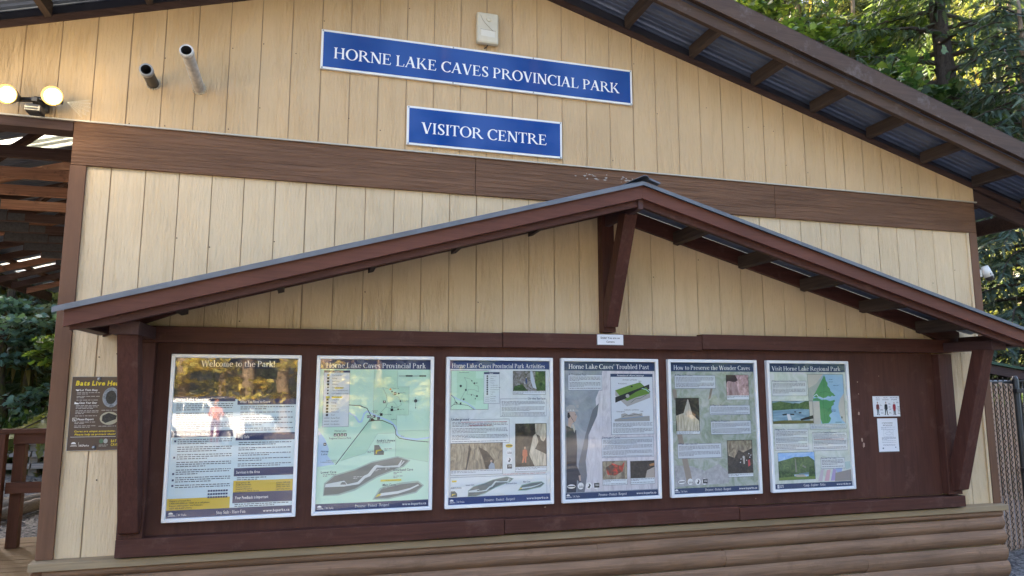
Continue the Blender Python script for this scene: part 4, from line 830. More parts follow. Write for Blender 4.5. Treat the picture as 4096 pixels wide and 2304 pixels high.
p.part('trail', [(0, p.line([(132, 143), (150, 180), (148, 220), (105, 300)], 1.4)), (0, p.line([(132, 143), (175, 155), (205, 195), (232, 205), (235, 245), (205, 230), (160, 228), (150, 260), (190, 262), (225, 280)], 1.2)), (0, p.oval(106, 203, 9, 9, 10)), (0, p.rect(92, 108, 165, 110)), (0, p.rect(199, 178, 211, 190)), (0, p.rect(137, 224, 149, 238)), (0, p.rect(217, 268, 230, 280)), (0, p.rect(122, 290, 134, 302)), (0, p.rect(100, 318, 112, 334)), (0, p.oval(186, 167, 5, 5, 8)), (0, p.oval(222, 182, 4, 4, 8)), (0, p.oval(184, 266, 4, 5, 8)), (0, p.oval(212, 292, 4, 5, 8))], [flatc((.05, .07, .07))], 3, mp_)
lg_ = p.part('legend', [(0, p.rect(274, 106, 389, 327)), (1, p.outline(274, 106, 389, 327, 1.5)), (1, p.rect(274, 106, 389, 119)), (2, p.sans('Legend', 312, 116, 7, 28, 1))], [flatc((.68, .74, .74)), M_NAVY, M_INKW], 4)
p.part('lettering', [(0, p.sans(tx, 322, v+3, 6.2, len(tx)*3.1)) for tx, v in zip(['Cave Guide Hut', 'Parking', 'Information', 'Washrooms', 'Cave (Open Access)', 'Cave (Controlled Access)', 'Cave (Guided Access)', 'Caving Area', 'Trail', 'Flowing Water', 'Gravel Road', 'Park Boundary'], [134+15.8*i for i in range(12)])]+[(0, p.rect(293, 128+15.8*i, 304, 139+15.8*i)) for i in range(9)]+[(0, p.rect(284, 281+14*i, 314, 282.6+14*i)) for i in range(3)], [flatc((.02, .025, .03))], 5.5, lg_)
p.photo(490, 96, 736, 240, [P_MIXED], [(P_FOREST, [p.poly([(660, 97), (735, 97), (735, 235), (672, 238), (655, 180)])]), (P_FOREST, [p.poly([(492, 238), (500, 205), (560, 190), (600, 238)])]), (flatc((.5, .55, .62)), [p.poly([(620, 97), (636, 97), (648, 150), (668, 225), (640, 215), (622, 160)])]), (flatc((.02, .05, .16)), [p.poly([(584, 148), (594, 148), (596, 190), (590, 190), (588, 172), (583, 190)])]), (flatc((.6, .55, .5)), [p.oval(589, 143, 4, 4, 8)])], 24, 3)
p.box('On the Surface', 395, 295, 741, 419, 134, fill=(.72, .76, .75), right=True, seed=3, pitch=8.6, hh=16)
p.box('Underground', 39, 437, 462, 601, 126, fill=(.72, .76, .75), seed=4, pitch=9.4, hh=17)
p.part('red_print', [(0, p.fine(110, 453, 446, 457, 9, 3.6, 3, 9)), (0, p.fine(170, 476, 340, 480, 9, 3.4, 4, 9)), (0, p.sans('CAVES ARE SLIPPERY AND WET. ENTER AND CLIMB AT YOUR OWN RISK!', 412, 824, 8, 322))], [flatc((.45, .06, .07))], 5)
p.photo(38, 596+3, 412, 783, [P_CAVE], [(P_CAVED, [p.poly([(170, 605), (185, 640), (155, 780), (145, 780), (160, 690)])]), (P_CAVED, [p.poly([(235, 625), (300, 660), (350, 720), (345, 780), (290, 780), (275, 720)])]), (flatc((.28, .34, .42)), [p.poly([(312, 760), (330, 735), (352, 745), (358, 781), (312, 781)])]), (flatc((.45, .33, .26)), [p.oval(330, 727, 8, 9, 10)])], 34, 5)
p.photo(506, 471, 741, 774, [P_CAVED], [(P_FLOW, [p.poly([(655, 473), (738, 473), (738, 570), (720, 600), (700, 590), (690, 560), (660, 545)])]), (P_FLOW, [p.poly([(640, 560), (662, 540), (680, 600), (655, 650), (738, 690), (738, 770), (650, 770), (610, 690)])]), (flatc((.52, .15, .07)), [p.poly([(562, 658), (578, 650), (594, 658), (598, 700), (590, 704), (588, 745), (578, 745), (576, 712), (566, 745), (556, 745), (564, 700), (558, 696)])]), (flatc((.4, .28, .2)), [p.oval(578, 642, 7, 9, 10)])], 32, 6)
def logos(p, pts, r=24, yellow=True):
    l = p.part('emblem', [(0, p.oval(pts[0][0], pts[0][1], r*1.3, r*.62, 18))]+[(1, p.oval(u, v, r, r, 18)) for u, v in pts[1:3]]+[(1, p.oval(pts[3][0]-3, pts[3][1], r*.9, r, 18)), (2, p.rect(pts[3][0]-r*.7, pts[3][1]-r*.8, pts[3][0]+r, pts[3][1]+r*.6))], [flatc((.72, .52, .05)) if yellow else M_INKW, M_INKW, M_INKK], 3)
    p.part('emblem_mark', [(0, p.line([(pts[0][0]-r, pts[0][1]), (pts[0][0]+r, pts[0][1])], r*.32))]+[(0, p.poly([(u-r*.55+i*r*.3, v+r*.5), (u-r*.45+i*r*.3, v-r*.5+i % 2*6), (u-r*.35+i*r*.3, v+r*.5)])) for u, v in pts[1:2] for i in range(5)]+[(0, p.poly([(pts[2][0]-r*.1, pts[2][1]-r*.8), (pts[2][0]+r*.6, pts[2][1]-r*.2), (pts[2][0]+r*.1, pts[2][1]+r*.8), (pts[2][0]-r*.5, pts[2][1]+r*.4), (pts[2][0]+r*.1, pts[2][1])])), (1, p.line([(pts[3][0]-r*.3, pts[3][1]-r*.4), (pts[3][0]+r*.8, pts[3][1]-r*.4)], 3)), (1, p.line([(pts[3][0]-r*.3, pts[3][1]), (pts[3][0]+r*.8, pts[3][1])], 3)), (0, p.outline(pts[1][0]-.1, pts[1][1]-.1, pts[1][0]+.1, pts[1][1]+.1, 1))], [M_INKK, M_INKW], 5, l)
logos(p, [(461, 624), (461, 669), (461, 722), (461, 770)], 21)
b = p.part('text_panel', [(0, p.rect(38, 830, 742, 962)), (1, p.line([(38, 830), (742, 830)], 2)), (1, p.line([(38, 830), (38, 962)], 1.6)), (1, p.line([(742, 830), (742, 962)], 1.6))], [flatc((.72, .76, .75)), M_NAVY], 2)
cave_section(p, (122, 480), (.585, .527), 3, (296, 434))
p.part('lettering', [(0, p.sans(*a)) for a in (('Lower Cave', 149, 889, 11, 58, 1), ("Andre's Annex", 43, 905, 11, 76, 1), ('Riverbend Cave', 437, 889, 11, 80, 1), ('Main Cave', 565, 890-8, 11, 52, 1))], [M_NAVY], 6)
p.part('annex_section', [(0, p.poly([(43, 922), (72, 922), (88, 940), (88, 960), (43, 960)])), (1, p.poly([(50, 955), (53, 942), (80, 940), (56, 950)])), (1, p.rect(50, 850, 84, 862))], [flatc((.11, .13, .12)), flatc((.74, .56, .05))], 4)
p.footer('Preserve - Protect - Respect', 281, 504, 'www.bcparks.ca', 964, mat=BLUE)

# 4 troubled past
p = Poster(1.780, 'poster with a helmeted caver beside a pale rock wall, fourth from left')
p.sheet(flatc((.20, .225, .25)))
NAVY2 = flat('steel_navy_ink', (.008, .032, .105), .5)
p.photo(24, 90, 766, 971, lay=.25, step=.13, mats=[pic('printed_dark_cave_air', [(.35, (.20, .225, .26)), (.55, (.30, .33, .37)), (.8, (.42, .44, .47))], 4, 61)], shapes=
        [(P_FLOWW, [p.poly([(333, 92), (320, 200), (275, 300), (285, 420), (215, 560), (210, 640), (189, 743), (200, 850), (178, 966), (764, 966), (764, 92)])]),
         (flatc((.16, .17, .19)), [p.poly([(300, 330), (285, 420), (215, 560), (208, 640), (189, 743), (196, 850), (178, 966), (120, 966), (135, 760), (190, 560), (250, 380)])]),
         (flatc((.028, .034, .05)), [p.poly([(40, 490), (66, 500), (118, 525), (124, 640), (118, 775), (150, 850), (146, 900), (120, 880), (112, 966), (40, 966)])]),
         (flatc((.46, .34, .28)), [p.poly([(58, 392), (108, 388), (118, 410), (128, 428), (120, 436), (118, 455), (96, 470), (84, 480), (78, 510), (56, 490)]), p.poly([(132, 850), (148, 846), (150, 885), (140, 890)])]),
         (flatc((.36, .36, .36)), [p.poly([(40, 388), (42, 358), (70, 340), (104, 344), (122, 372), (138, 380), (136, 390), (100, 392)]), p.poly([(120, 345), (140, 343), (140, 366), (122, 368)])]),
         (flatc((.62, .62, .6)), [p.poly([(50, 384), (56, 372), (62, 384)]), p.poly([(70, 384), (76, 372), (82, 384)]), p.poly([(92, 384), (98, 372), (104, 384)])]),
         (flatc((.02, .02, .025)), [p.poly([(52, 398), (66, 396), (72, 428), (60, 440), (50, 430)]), p.line([(66, 410), (104, 470)], 3), p.rect(110, 412, 118, 416), p.rect(42, 750, 118, 764)]),
         (flatc((.5, .45, .38)), [p.poly([(84, 486), (98, 480), (112, 520), (104, 545)])])])
p.banner("Horne Lake Caves' Troubled Past", 64, 718, 77, 34, 90, NAVY2)
p.box('A Troubled Past', 59, 120, 328, 236, 142, fill=(.58, .61, .65), seed=7, pitch=8.8)
fm = p.part('text_panel', [(0, p.rect(398, 114, 746, 563)), (1, p.outline(398, 114, 746, 563, 2.4)), (1, p.rect(398, 114, 746, 136))], [flatc((.66, .69, .72)), NAVY2], 2.5)
p.part('lettering', [(0, p.sans('Formation of a Karst Landscape', 452, 131, 13, 222, 1)), (1, p.sans('Sinkholes and Basins', 497, 162, 10, 118)), (1, p.sans('Sink', 628, 173, 10, 24)), (1, p.sans('Resurgence', 460, 190, 10, 68)), (1, p.sans('Sinkholes and Basins', 506, 386, 10, 118)), (1, p.sans('Resurgence', 443, 398, 10, 66)), (1, p.sans('Sink', 638, 398, 10, 24))], [M_INKW, flatc((.02, .025, .04))], 4, fm)
p.part('karst_block', [(0, p.poly([(434, 236), (560, 196), (640, 178), (722, 250), (722, 292), (529, 357), (434, 275)])), (1, p.poly([(434, 236), (560, 196), (640, 176), (724, 246), (529, 315), (480, 288)])), (2, p.poly([(433, 328), (433, 288), (717, 191), (717, 226)])), (1, p.poly([(520, 296), (600, 250), (690, 214), (724, 246), (712, 262), (600, 290), (529, 316)])), (3, p.line([(655, 222), (690, 232), (714, 250)], 4)), (2, p.line([(560, 330), (600, 300), (640, 296), (690, 270)], 2.4)), (2, p.oval(570, 208, 10, 6, 8)), (0, p.oval(534, 278, 16, 14, 10))], [flatc((.40, .38, .36)), flatc((.13, .24, .04)), flatc((.02, .022, .028)), flatc((.4, .66, .78))], 4, fm)
p.part('karst_section', [(0, p.poly([(424, 466), (424, 452), (470, 440), (713, 428), (713, 466)])), (1, p.poly([(478, 440), (478, 412), (510, 406), (540, 418), (580, 404), (620, 412), (651, 406), (655, 436)])), (2, p.line([(490, 432), (520, 420), (560, 424), (600, 414), (640, 424)], 2.6)), (3, p.line([(480, 446), (560, 440), (660, 432)], 3))], [flatc((.34, .33, .31)), flatc((.40, .38, .35)), M_INKK, flatc((.1, .25, .45))], 4.6, fm)
p.part('fine_print', [(0, p.fine(412, 478, 734, 556, 8.6, 3.6, 5, 4))], [MATS['grey_print']], 4, fm)
p.box('Damaged Caves', 319, 584, 740, 728, 144, fill=(.60, .63, .67), seed=8, pitch=8.4, hh=16)
p.photo(320, 754, 516, 886, [P_CAVE], [(P_RED, [p.poly([(345, 800), (400, 770), (470, 790), (500, 758), (480, 830), (420, 860), (360, 850)])])], 40, 8)
p.photo(544, 759, 742, 884, [P_CAVED], [(flatc((.42, .36, .30)), [p.poly([(680, 830), (742, 805), (742, 884), (665, 884)])]), (flatc((.40, .2, .08)), [p.poly([(700, 785), (742, 775), (742, 795), (705, 800)])])], 43, 9)
logos(p, [(75, 924), (148, 923), (211, 924), (269, 925)], 24, False)
p.footer('Preserve - Protect - Respect', 287, 510, 'www.bcparks.ca', 972, mat=NAVY2)

# 5 how to preserve
p = Poster(2.652, 'poster of tips over a faded woodland photograph, fifth framed poster from the left')
p.sheet(P_WOODS)
p.photo(24, 92, 766, 972, lay=.25, step=.13, mats=[pic('printed_faded_woodland', [(.25, (.20, .24, .18)), (.45, (.32, .37, .28)), (.62, (.46, .48, .44)), (.82, (.60, .60, .58))], 10, 71, (1, 1, .8))], shapes=
        [(pic('printed_faded_stones', [(.3, (.26, .26, .26)), (.6, (.48, .47, .47)), (.8, (.58, .57, .58))], 14, 17), [p.poly([(40, 800), (180, 810), (300, 850), (420, 800), (520, 880), (500, 950), (40, 960)])]),
         (flatc((.30, .25, .20)), [p.poly([(66, 560), (110, 570), (190, 930), (140, 940)]), p.poly([(40, 230), (75, 230), (80, 310), (50, 310)])]),
         (flatc((.26, .21, .16)), [p.poly([(395, 140), (420, 130), (370, 300), (350, 310)])])])
p.banner('How to Preserve the Wonder Caves', 56, 736, 79, 33, 92, NAVY2)
GB = (.60, .64, .67)
p.box('A Plan to Protect', 62, 122, 417, 223, 160, fill=GB, seed=11, pitch=9)
p.box('A Plan to Restore', 360, 355, 718, 426, 158, fill=GB, seed=12, pitch=9)
p.box('A Plan to Preserve', 364, 476, 720, 577, 166, fill=GB, seed=13, pitch=9)
p.box('What can you do?', 71, 644, 447, 752, 168, fill=GB, seed=14, pitch=9)
p.photo(514, 118, 716, 279, [P_PINK], [(flatc((.05, .03, .035)), [p.poly([(516, 120), (600, 120), (620, 160), (590, 175), (530, 165), (516, 185)])]), (pic('printed_stalagmite', [(.3, (.22, .12, .11)), (.6, (.48, .34, .33)), (.8, (.58, .50, .54))], 20, 33, (3, 1, .4)), [p.poly([(525, 278), (535, 175), (590, 172), (615, 210), (630, 278)])])], 33, 11)
p.photo(63, 296, 265, 547, [P_CAVED], [(P_FLOW, [p.poly([(66, 430), (130, 410), (200, 420), (262, 470), (262, 545), (70, 545)])]), (pic('printed_white_flowstone', [(.3, (.34, .31, .24)), (.6, (.56, .53, .44)), (.8, (.68, .66, .58))], 18, 29, (3, 1, .4)), [p.poly([(166, 308), (174, 308), (205, 425), (150, 430), (126, 425)])])], 24, 12)
p.photo(499, 625, 723, 879, [P_CAVED], [(P_CAVE, [p.poly([(502, 628), (720, 628), (718, 690), (640, 720), (600, 700), (560, 760), (505, 740)])]), (flatc((.42, .40, .36)), [p.poly([(632, 750), (645, 744), (655, 752), (652, 806), (640, 810)])]), (flatc((.50, .05, .06)), [p.poly([(680, 780), (698, 775), (700, 820), (682, 830)])]), (flatc((.8, .82, .85)), [p.oval(u, v, 4, 4, 8) for u, v in ((618, 770), (612, 795), (668, 780), (690, 730), (708, 742), (698, 758), (640, 756))])], 26, 13)
logos(p, [(96, 925), (168, 926), (233, 928), (292, 929)], 24, False)
p.footer('Preserve - Protect - Respect', 294, 519, 'www.bcparks.ca', 973, mat=NAVY2)

# 6 regional park
p = Poster(3.535, 'regional park poster with green and blue lake map, rightmost of the six framed posters')
p.sheet(P_PALEG)
p.part('canoe_picture', [(i, p.poly(q)) for i, q in enumerate(([(440, 965), (470, 880), (500, 870), (480, 965)], [(500, 965), (530, 880), (565, 875), (545, 965)], [(560, 965), (590, 870), (620, 880), (600, 965)], [(600, 850), (650, 830), (690, 845), (670, 905), (630, 905)], [(700, 820), (760, 815), (760, 870), (715, 880)]))]+[(5, p.poly([(610, 905), (764, 880), (764, 970), (600, 970)]))], [flatc((.55, .48, .52)), flatc((.66, .40, .44)), flatc((.42, .34, .56)), flatc((.36, .44, .66)), flatc((.45, .58, .55)), flatc((.30, .27, .25))], 1)
p.banner('Visit Horne Lake Regional Park', 57, 720, 81, 34, 92, NAVY2)
GB = (.68, .71, .69)
p.box('Wilderness Camping Just Steps Away...', 48, 165, 377, 284, 250, fill=GB, seed=21, pitch=10, hh=12)
p.box('Things to Do...', 52, 550, 368, 711, 108, fill=GB, seed=22, pitch=10.5, hh=13)
p.box('Safety & Your Camping Experience', 407, 581, 744, 725, 236, fill=GB, seed=23, pitch=10.5, hh=13)
p.box('Plan your Trip Today!', 475, 785, 707, 869, 150, fill=GB, seed=24, pitch=10.5, hh=13)
mp_ = p.part('map', [(0, p.rect(392, 110, 741, 511)), (1, p.poly([(392, 110), (545, 110), (440, 225), (405, 280), (392, 200)])), (2, p.poly([(392, 225), (470, 190), (550, 114), (440, 300), (430, 330), (492, 330), (500, 511), (392, 511)])), (1, p.rect(392, 330, 495, 511)), (3, p.poly([(555, 116), (566, 138), (570, 160), (586, 182), (582, 204), (604, 224), (610, 246), (630, 264), (640, 266), (642, 274), (656, 284), (640, 290), (622, 283), (606, 293), (582, 286), (558, 300), (530, 303), (500, 290), (470, 300), (443, 292), (440, 282), (462, 256), (500, 200), (530, 155)])), (3, p.poly([(430, 326), (438, 306), (480, 302), (520, 318), (560, 316), (600, 328), (645, 318), (648, 332), (632, 340), (636, 356), (612, 370), (606, 395), (612, 420), (588, 436), (582, 450), (600, 466), (590, 490), (572, 506), (512, 511), (496, 470), (495, 328)])), (1, p.poly([(741, 265), (700, 310), (678, 370), (688, 440), (705, 480), (741, 511)])), (4, p.line([(440, 290), (470, 272), (490, 295), (540, 308), (600, 300)], 6))], [flatc((.34, .54, .70)), flatc((.58, .55, .46)), flatc((.40, .44, .38)), flatc((.10, .32, .12)), flatc((.52, .66, .74))], 2.5)
p.part('track', [(0, p.line([(550, 150), (545, 250), (530, 330), (535, 430), (540, 500)], 1.6)), (0, p.line([(500, 260), (560, 250), (610, 262)], 1.4)), (0, p.line([(570, 400), (600, 380), (560, 430), (565, 490)], 1.4)), (0, p.outline(392, 110, 741, 553, 2.2)), (0, p.oval(706, 462, 6, 10, 8)), (0, p.rect(640, 498, 700, 502))], [flatc((.03, .07, .03))], 4, mp_)
p.part('map_key', [(0, p.rect(394, 513, 741, 552)), (1, p.fine(404, 518, 732, 548, 11, 3.6, 31, 9))], [flatc((.66, .70, .68)), MATS['grey_print']], 3.6, mp_)
p.part('fine_print', [(0, p.fine(600, 150, 640, 190, 20, 3.2, 3, 9)), (0, p.fine(640, 200, 690, 205, 10, 3.2, 3, 9)), (0, p.fine(600, 400, 650, 420, 10, 3.2, 5, 9))], [flatc((.05, .1, .15))], 4.4, mp_)
p.photo(43, 326, 427, 504, [P_LAKE], [(P_HILL, [p.poly([(44, 340), (120, 328), (240, 345), (330, 328), (426, 328), (426, 395), (300, 388), (44, 400)])]), (flatc((.42, .52, .6)), [p.poly([(250, 340), (320, 327), (360, 327), (300, 345)])]), (flatc((.72, .73, .72)), [p.poly([(176, 430), (200, 430), (222, 476), (186, 480)])]), (flatc((.025, .022, .02)), [p.poly([(130, 430), (176, 424), (176, 436), (140, 440)]), p.poly([(205, 425), (246, 428), (246, 438), (210, 436)]), p.poly([(300, 470), (426, 440), (426, 468), (310, 482)]), p.oval(255, 412, 10, 5, 8), p.oval(302, 420, 16, 6, 8)]), (flatc((.16, .15, .05)), [p.poly([(44, 486), (150, 478), (426, 484), (426, 503), (44, 503)])])])
p.photo(72, 732, 416, 945, [P_SKY], [(P_HILL, [p.poly([(73, 800), (150, 785), (230, 768), (300, 770), (360, 765), (414, 800), (414, 905), (73, 905)])]), (flatc((.22, .22, .18)), [p.poly([(228, 780), (236, 780), (246, 885), (228, 885)]), p.poly([(300, 830), (335, 850), (322, 858), (296, 842)])]), (flatc((.14, .23, .27)), [p.poly([(260, 898), (360, 890), (360, 908), (262, 908)])]), (P_FOREST, [p.poly([(73, 870), (130, 880), (210, 890), (220, 925), (73, 925)]), p.poly([(360, 850), (414, 840), (414, 930), (350, 925)])]), (flatc((.15, .24, .05)), [p.poly([(73, 925), (220, 918), (414, 924), (414, 944), (73, 944)])]), (flatc((.46, .42, .34)), [p.poly([(220, 908), (300, 906), (340, 926), (236, 924)])])])
p.part('red_print', [(0, p.fine(424, 634, 720, 640, 10, 3.6, 3, 9))], [flatc((.45, .10, .08))], 6)
b = p.part('footer_banner', [(0, p.rect(23, 973, 767, 1014))], [NAVY2], 1.5)
p.part('lettering', [(0, p.serif('Camp - Explore - Relax', 300, 1000, 19, 207)), (0, p.sans('www.rdn.bc.ca', 615, 1000, 15, 136, 1)), (0, p.rect(54, 980, 72, 986)), (0, p.rect(54, 988, 72, 994)), (0, p.rect(54, 996, 72, 1006)), (0, p.fine(78, 982, 112, 1006, 8, 3, 2, 9))], [M_INKW], 2.5, b)

# ------------------------------------------------------------------ paper notices
class Sheet(Poster):
    def __init__(s, name, label, x0, zt, w, h, y, mat, cat='notice', rot=0, group=None, thick=.0012):
        s.x0 = x0; s.zt = zt; s.y = y-.0006; s.t = thing(name, label, cat, (x0+w/2, y, zt-h), group)
        b = MB(); b.box(x0, x0+w, y, y+thick, zt-h, zt); b.build('sheet', mat, s.t)
p = Sheet('camera_notice', 'small white laminated camera notice tacked to the top rail below the king post', 2.053, Z(.374), .217, .084, -.0935, M_PAPER)
p.part('lettering', [(0, p.sans('Smile! You are on', 30, 36, 15, 156, 1)), (0, p.sans('Camera', 76, 64, 14, 66, 1))], [M_INKK], 1)
p.part('lamination_edge', [(0, p.outline(2, 2, 215, 82, 4))], [flatc((.16, .13, .13))], 1)
p.part('tack', [(0, p.oval(4, 2, 4, 3, 8)), (0, p.oval(212, 1, 4, 3, 8))], [flatc((.5, .08, .08))], 2)
p = Sheet('clothing_notice', 'white clothing notice with three drawn figures, upper of two sheets on the board', 4.578, Z(-.099), .276, .170, -.031, M_PAPER)
fig = []
def man(u, top, legs, step=0, skirt=False):
    a = [(0, p.oval(u, 57, 6, 9, 10))]
    a += [(1 if top == 1 else 2 if top == 2 else 3, p.poly([(u-14, 72), (u-6, 67), (u+6, 67), (u+14, 72), (u+18, 108), (u+13, 110), (u+11, 84), (u+11, 112), (u-11, 112), (u-11, 84), (u-13, 110), (u-18, 108)]))]
    a += [(legs, p.poly([(u-11, 110), (u, 110), (u-2-step, 150), (u-9-step, 150)])), (legs, p.poly([(u, 110), (u+11, 110), (u+11+step, 152), (u+4+step, 152)])), (2, p.poly([(u-11-step, 149), (u-2-step, 149), (u-2-step, 156), (u-14-step, 156)])), (2, p.poly([(u+4+step, 151), (u+13+step, 151), (u+18+step, 158), (u+4+step, 158)]))]
    if skirt: a += [(3, p.poly([(u-12, 105), (u+12, 105), (u+13, 122), (u-13, 122)]))]
    else: a += [(2, p.poly([(u-6, 54), (u-5, 47), (u+5, 47), (u+6, 54), (u, 50)]))]
    return a
p.part('drawn_figure', man(46, 1, 4), [flatc((.55, .40, .33)), flatc((.19, .045, .04)), flatc((.02, .025, .028)), flatc((.36, .03, .045)), flatc((.11, .16, .17))], 1)
p.part('drawn_figure', man(132, 2, 2, 5), [flatc((.55, .40, .33)), flatc((.19, .045, .04)), flatc((.02, .025, .028)), flatc((.36, .03, .045)), flatc((.11, .16, .17))], 1)
p.part('drawn_figure', man(218, 3, 2, 0, True), [flatc((.55, .40, .33)), flatc((.19, .045, .04)), flatc((.02, .025, .028)), flatc((.36, .03, .045)), flatc((.11, .16, .17))], 1)
p.part('lettering', [(0, p.sans(*a)) for a in (('What We', 30, 18, 8, 42, 1), ('Require', 32, 33, 8, 38, 1), ('What We', 112, 18, 8, 42, 1), ('Recommend', 102, 33, 8, 60, 1), ('What We Provide', 180, 17, 8, 78, 1), ('(If Required)', 192, 32, 8, 56, 1))], [flatc((.04, .03, .09))], 1)
p.part('fine_print', [(0, p.fine(u, v, u+24, v+9, 6, 2.6, u, 9)) for u, v in ((70, 72), (72, 110), (76, 136), (158, 60), (160, 86), (164, 106), (162, 136), (242, 50), (252, 86), (250, 104), (254, 120), (250, 140))], [MATS['grey_print']], 1)
p = Sheet('fishing_notice', 'white fishing notice with fish outline, lower of two sheets on the board', 4.609, Z(-.285), .208, .274, -.031, M_PAPER)
p.part('lettering', [(0, p.sans('ATTENTION ANGLERS', 46, 42, 8.5, 112, 1)), (0, p.sans('$100 Tag Rewards!', 56, 60, 8.5, 96, 1))], [M_INKK], 1)
p.part('fish_drawing', [(0, p.outline(58, 96, 158, 148, 1.2)), (0, p.line([(70, 124), (90, 116), (116, 113), (138, 120), (148, 114), (147, 136), (138, 128), (116, 137), (88, 134), (70, 124)], 1.4)), (0, p.line([(112, 113), (122, 106), (126, 114)], 1.2)), (0, p.line([(84, 106), (104, 102)], 1.2))], [flatc((.25, .27, .3))], 1)
p.part('fine_print', [(0, p.fine(36, 72, 176, 92, 6.5, 2.2, 1, 2)), (0, p.fine(36, 156, 180, 188, 6, 2.2, 3, 4)), (0, p.fine(36, 198, 180, 204, 6, 2.2, 5, 9)), (0, p.fine(44, 216, 170, 228, 6, 2.2, 6, 3)), (0, p.rect(36, 240, 50, 252)), (0, p.oval(172, 240, 5, 6, 8))], [flatc((.16, .18, .24))], 1)
p.part('lamination_edge', [(0, p.line([(-2, 0), (-2, 278), (208, 278)], 4))], [flatc((.14, .12, .11))], .2)

# bat sign: brown aluminium plate by the corner, partly behind the bracket
p = Sheet('bat_sign', 'brown bat conservation sign with yellow heading beside the left corner trim', -1.400, Z(.048), .30, .450, -.010, M_BATSIGN, 'sign', thick=.003)
p.part('heading', [(0, p.sans('Bats Live Here', 22, 54, 29, 258, 2, .14))], [M_YEL], 1)
p.part('white_edge', [(0, p.outline(1, 1, 299, 449, 1.6))], [flatc((.5, .48, .45))], 1)
p.part('lettering', [(0, p.sans(*a)) for a in (('Let Them Sleep', 48, 88, 12, 96, 1, .14), ('Clean Your Gear', 48, 166, 12, 98, 1, .14), ('Please Report', 46, 266, 12, 88, 1, .14), ('BCParks', 70, 424, 11, 50, 1))], [M_INKW], 1)
p.part('fine_print', [(0, p.fine(32, 97, 158, 150, 8.4, 3.2, 1, 2)), (0, p.fine(32, 176, 158, 244, 8.4, 3.2, 2, 3)), (0, p.fine(32, 276, 150, 318, 8.4, 3.2, 3, 2)), (0, p.fine(174, 205, 262, 211, 8, 3, 4, 9)), (0, p.fine(164, 302, 262, 308, 8, 3, 5, 9))], [flatc((.45, .43, .42))], 1)
p.part('pictogram', [(0, p.poly([(22, 82), (30, 78), (36, 82), (42, 78), (46, 82), (36, 90)])), (0, p.poly([(22, 168), (24, 154), (34, 160), (46, 162), (46, 169)])), (0, p.outline(20, 252, 40, 270, 1.8)), (0, p.line([(27, 256), (28, 263), (34, 267)], 3)), (0, p.rect(16, 366, 264, 367.6)), (0, p.poly([(36+13*math.cos(R(a)), 408-11*math.sin(R(a))) for a in range(0, 181, 20)])), (0, p.rect(22, 414, 52, 416)), (0, p.rect(18, 420, 56, 422)), (0, p.rect(63, 398, 64, 426))], [M_INKW], 1)
p.part('slogan', [(0, p.sans('Caves are unique ecosystems-', 34, 338, 11, 226, 1, .14)), (0, p.sans('Please help us protect them!', 38, 357, 11, 222, 1, .14))], [M_YEL], 1)
p.part('photograph', [(0, p.oval(222, 128, 48, 62, 22)), (1, p.oval(222, 128, 30, 42, 16)), (2, p.oval(220, 256, 52, 40, 22)), (1, p.poly([(182, 240), (215, 222), (262, 240), (258, 262), (200, 285), (180, 270)]))], [pic('printed_grey_rock', [(.3, (.10, .11, .12)), (.6, (.36, .39, .42)), (.8, (.52, .55, .56))], 40, 3), pic('printed_bat_fur', [(.3, (.015, .014, .013)), (.6, (.06, .055, .045)), (.8, (.14, .13, .11))], 60, 5), flatc((.42, .39, .28))], 1)
p.part('emblem', [(0, p.oval(186, 394, 12, 15, 10)), (1, p.oval(210, 394, 12, 15, 10)), (2, p.sans('BAT', 240, 402, 16, 30, 1)), (2, p.sans('CAVER', 240, 424, 16, 50, 1)), (1, p.fine(174, 416, 226, 426, 7, 3, 3, 9))], [flatc((.07, .15, .09)), flatc((.36, .38, .36)), M_YEL], 1)
for z in (.033, -.384):
    s = MB(); s.lathe((-1.251, -.0135, Z(z)), (0, -1, 0), [(0, .011), (.002, .011), (.003, .006), (.006, .005), (.006, 0)], 12); s.build('bolt', M_STEEL, p.t)

# ------------------------------------------------------------------ fittings on the gable wall
t = thing('siren_box', 'aged cream siren box with a round speaker above the park name sign', 'alarm box', (1.208, -.03, Z(2.56)))
b = MB(); b.prism([(1.122, -.032, Z(2.56)), (1.294, -.032, Z(2.56)), (1.294, -.032, Z(2.808)), (1.122, -.032, Z(2.808))], (0, -.05, 0)); b.build('casing', M_BOX, t, .016)
b = MB(); b.lathe((1.216, -.081, Z(2.755)), (0, -1, 0), [(0, .023), (.004, .022), (.006, .018), (.004, .010), (.003, 0)], 20); b.build('speaker_disc', M_BOX, t)
b = MB(); b.quad((1.155, -.0835, Z(2.615)), (1.262, -.0835, Z(2.61)), (1.262, -.0835, Z(2.665)), (1.155, -.0835, Z(2.672))); b.build('faded_label', flat('faded_label', (.66, .62, .52), .4), t)
b = MB(); b.tube([(1.15+.1*k/8, -.0845, Z(2.78-.10*(k/8)**.6-.02*k/8)) for k in range(9)], .0012, 5); b.tube([(1.15, -.0845, Z(2.668)), (1.268, -.0845, Z(2.662))], .0012, 5); b.build('loose_thread', flat('thread', (.25, .2, .13), .8), t)
b = MB(); b.tube([(1.215, -.05, Z(2.562)), (1.21, -.048, Z(2.548)), (1.196, -.035, Z(2.54)), (1.19, -.02, Z(2.543))], .004, 6); b.build('cable', M_BLACK, t)
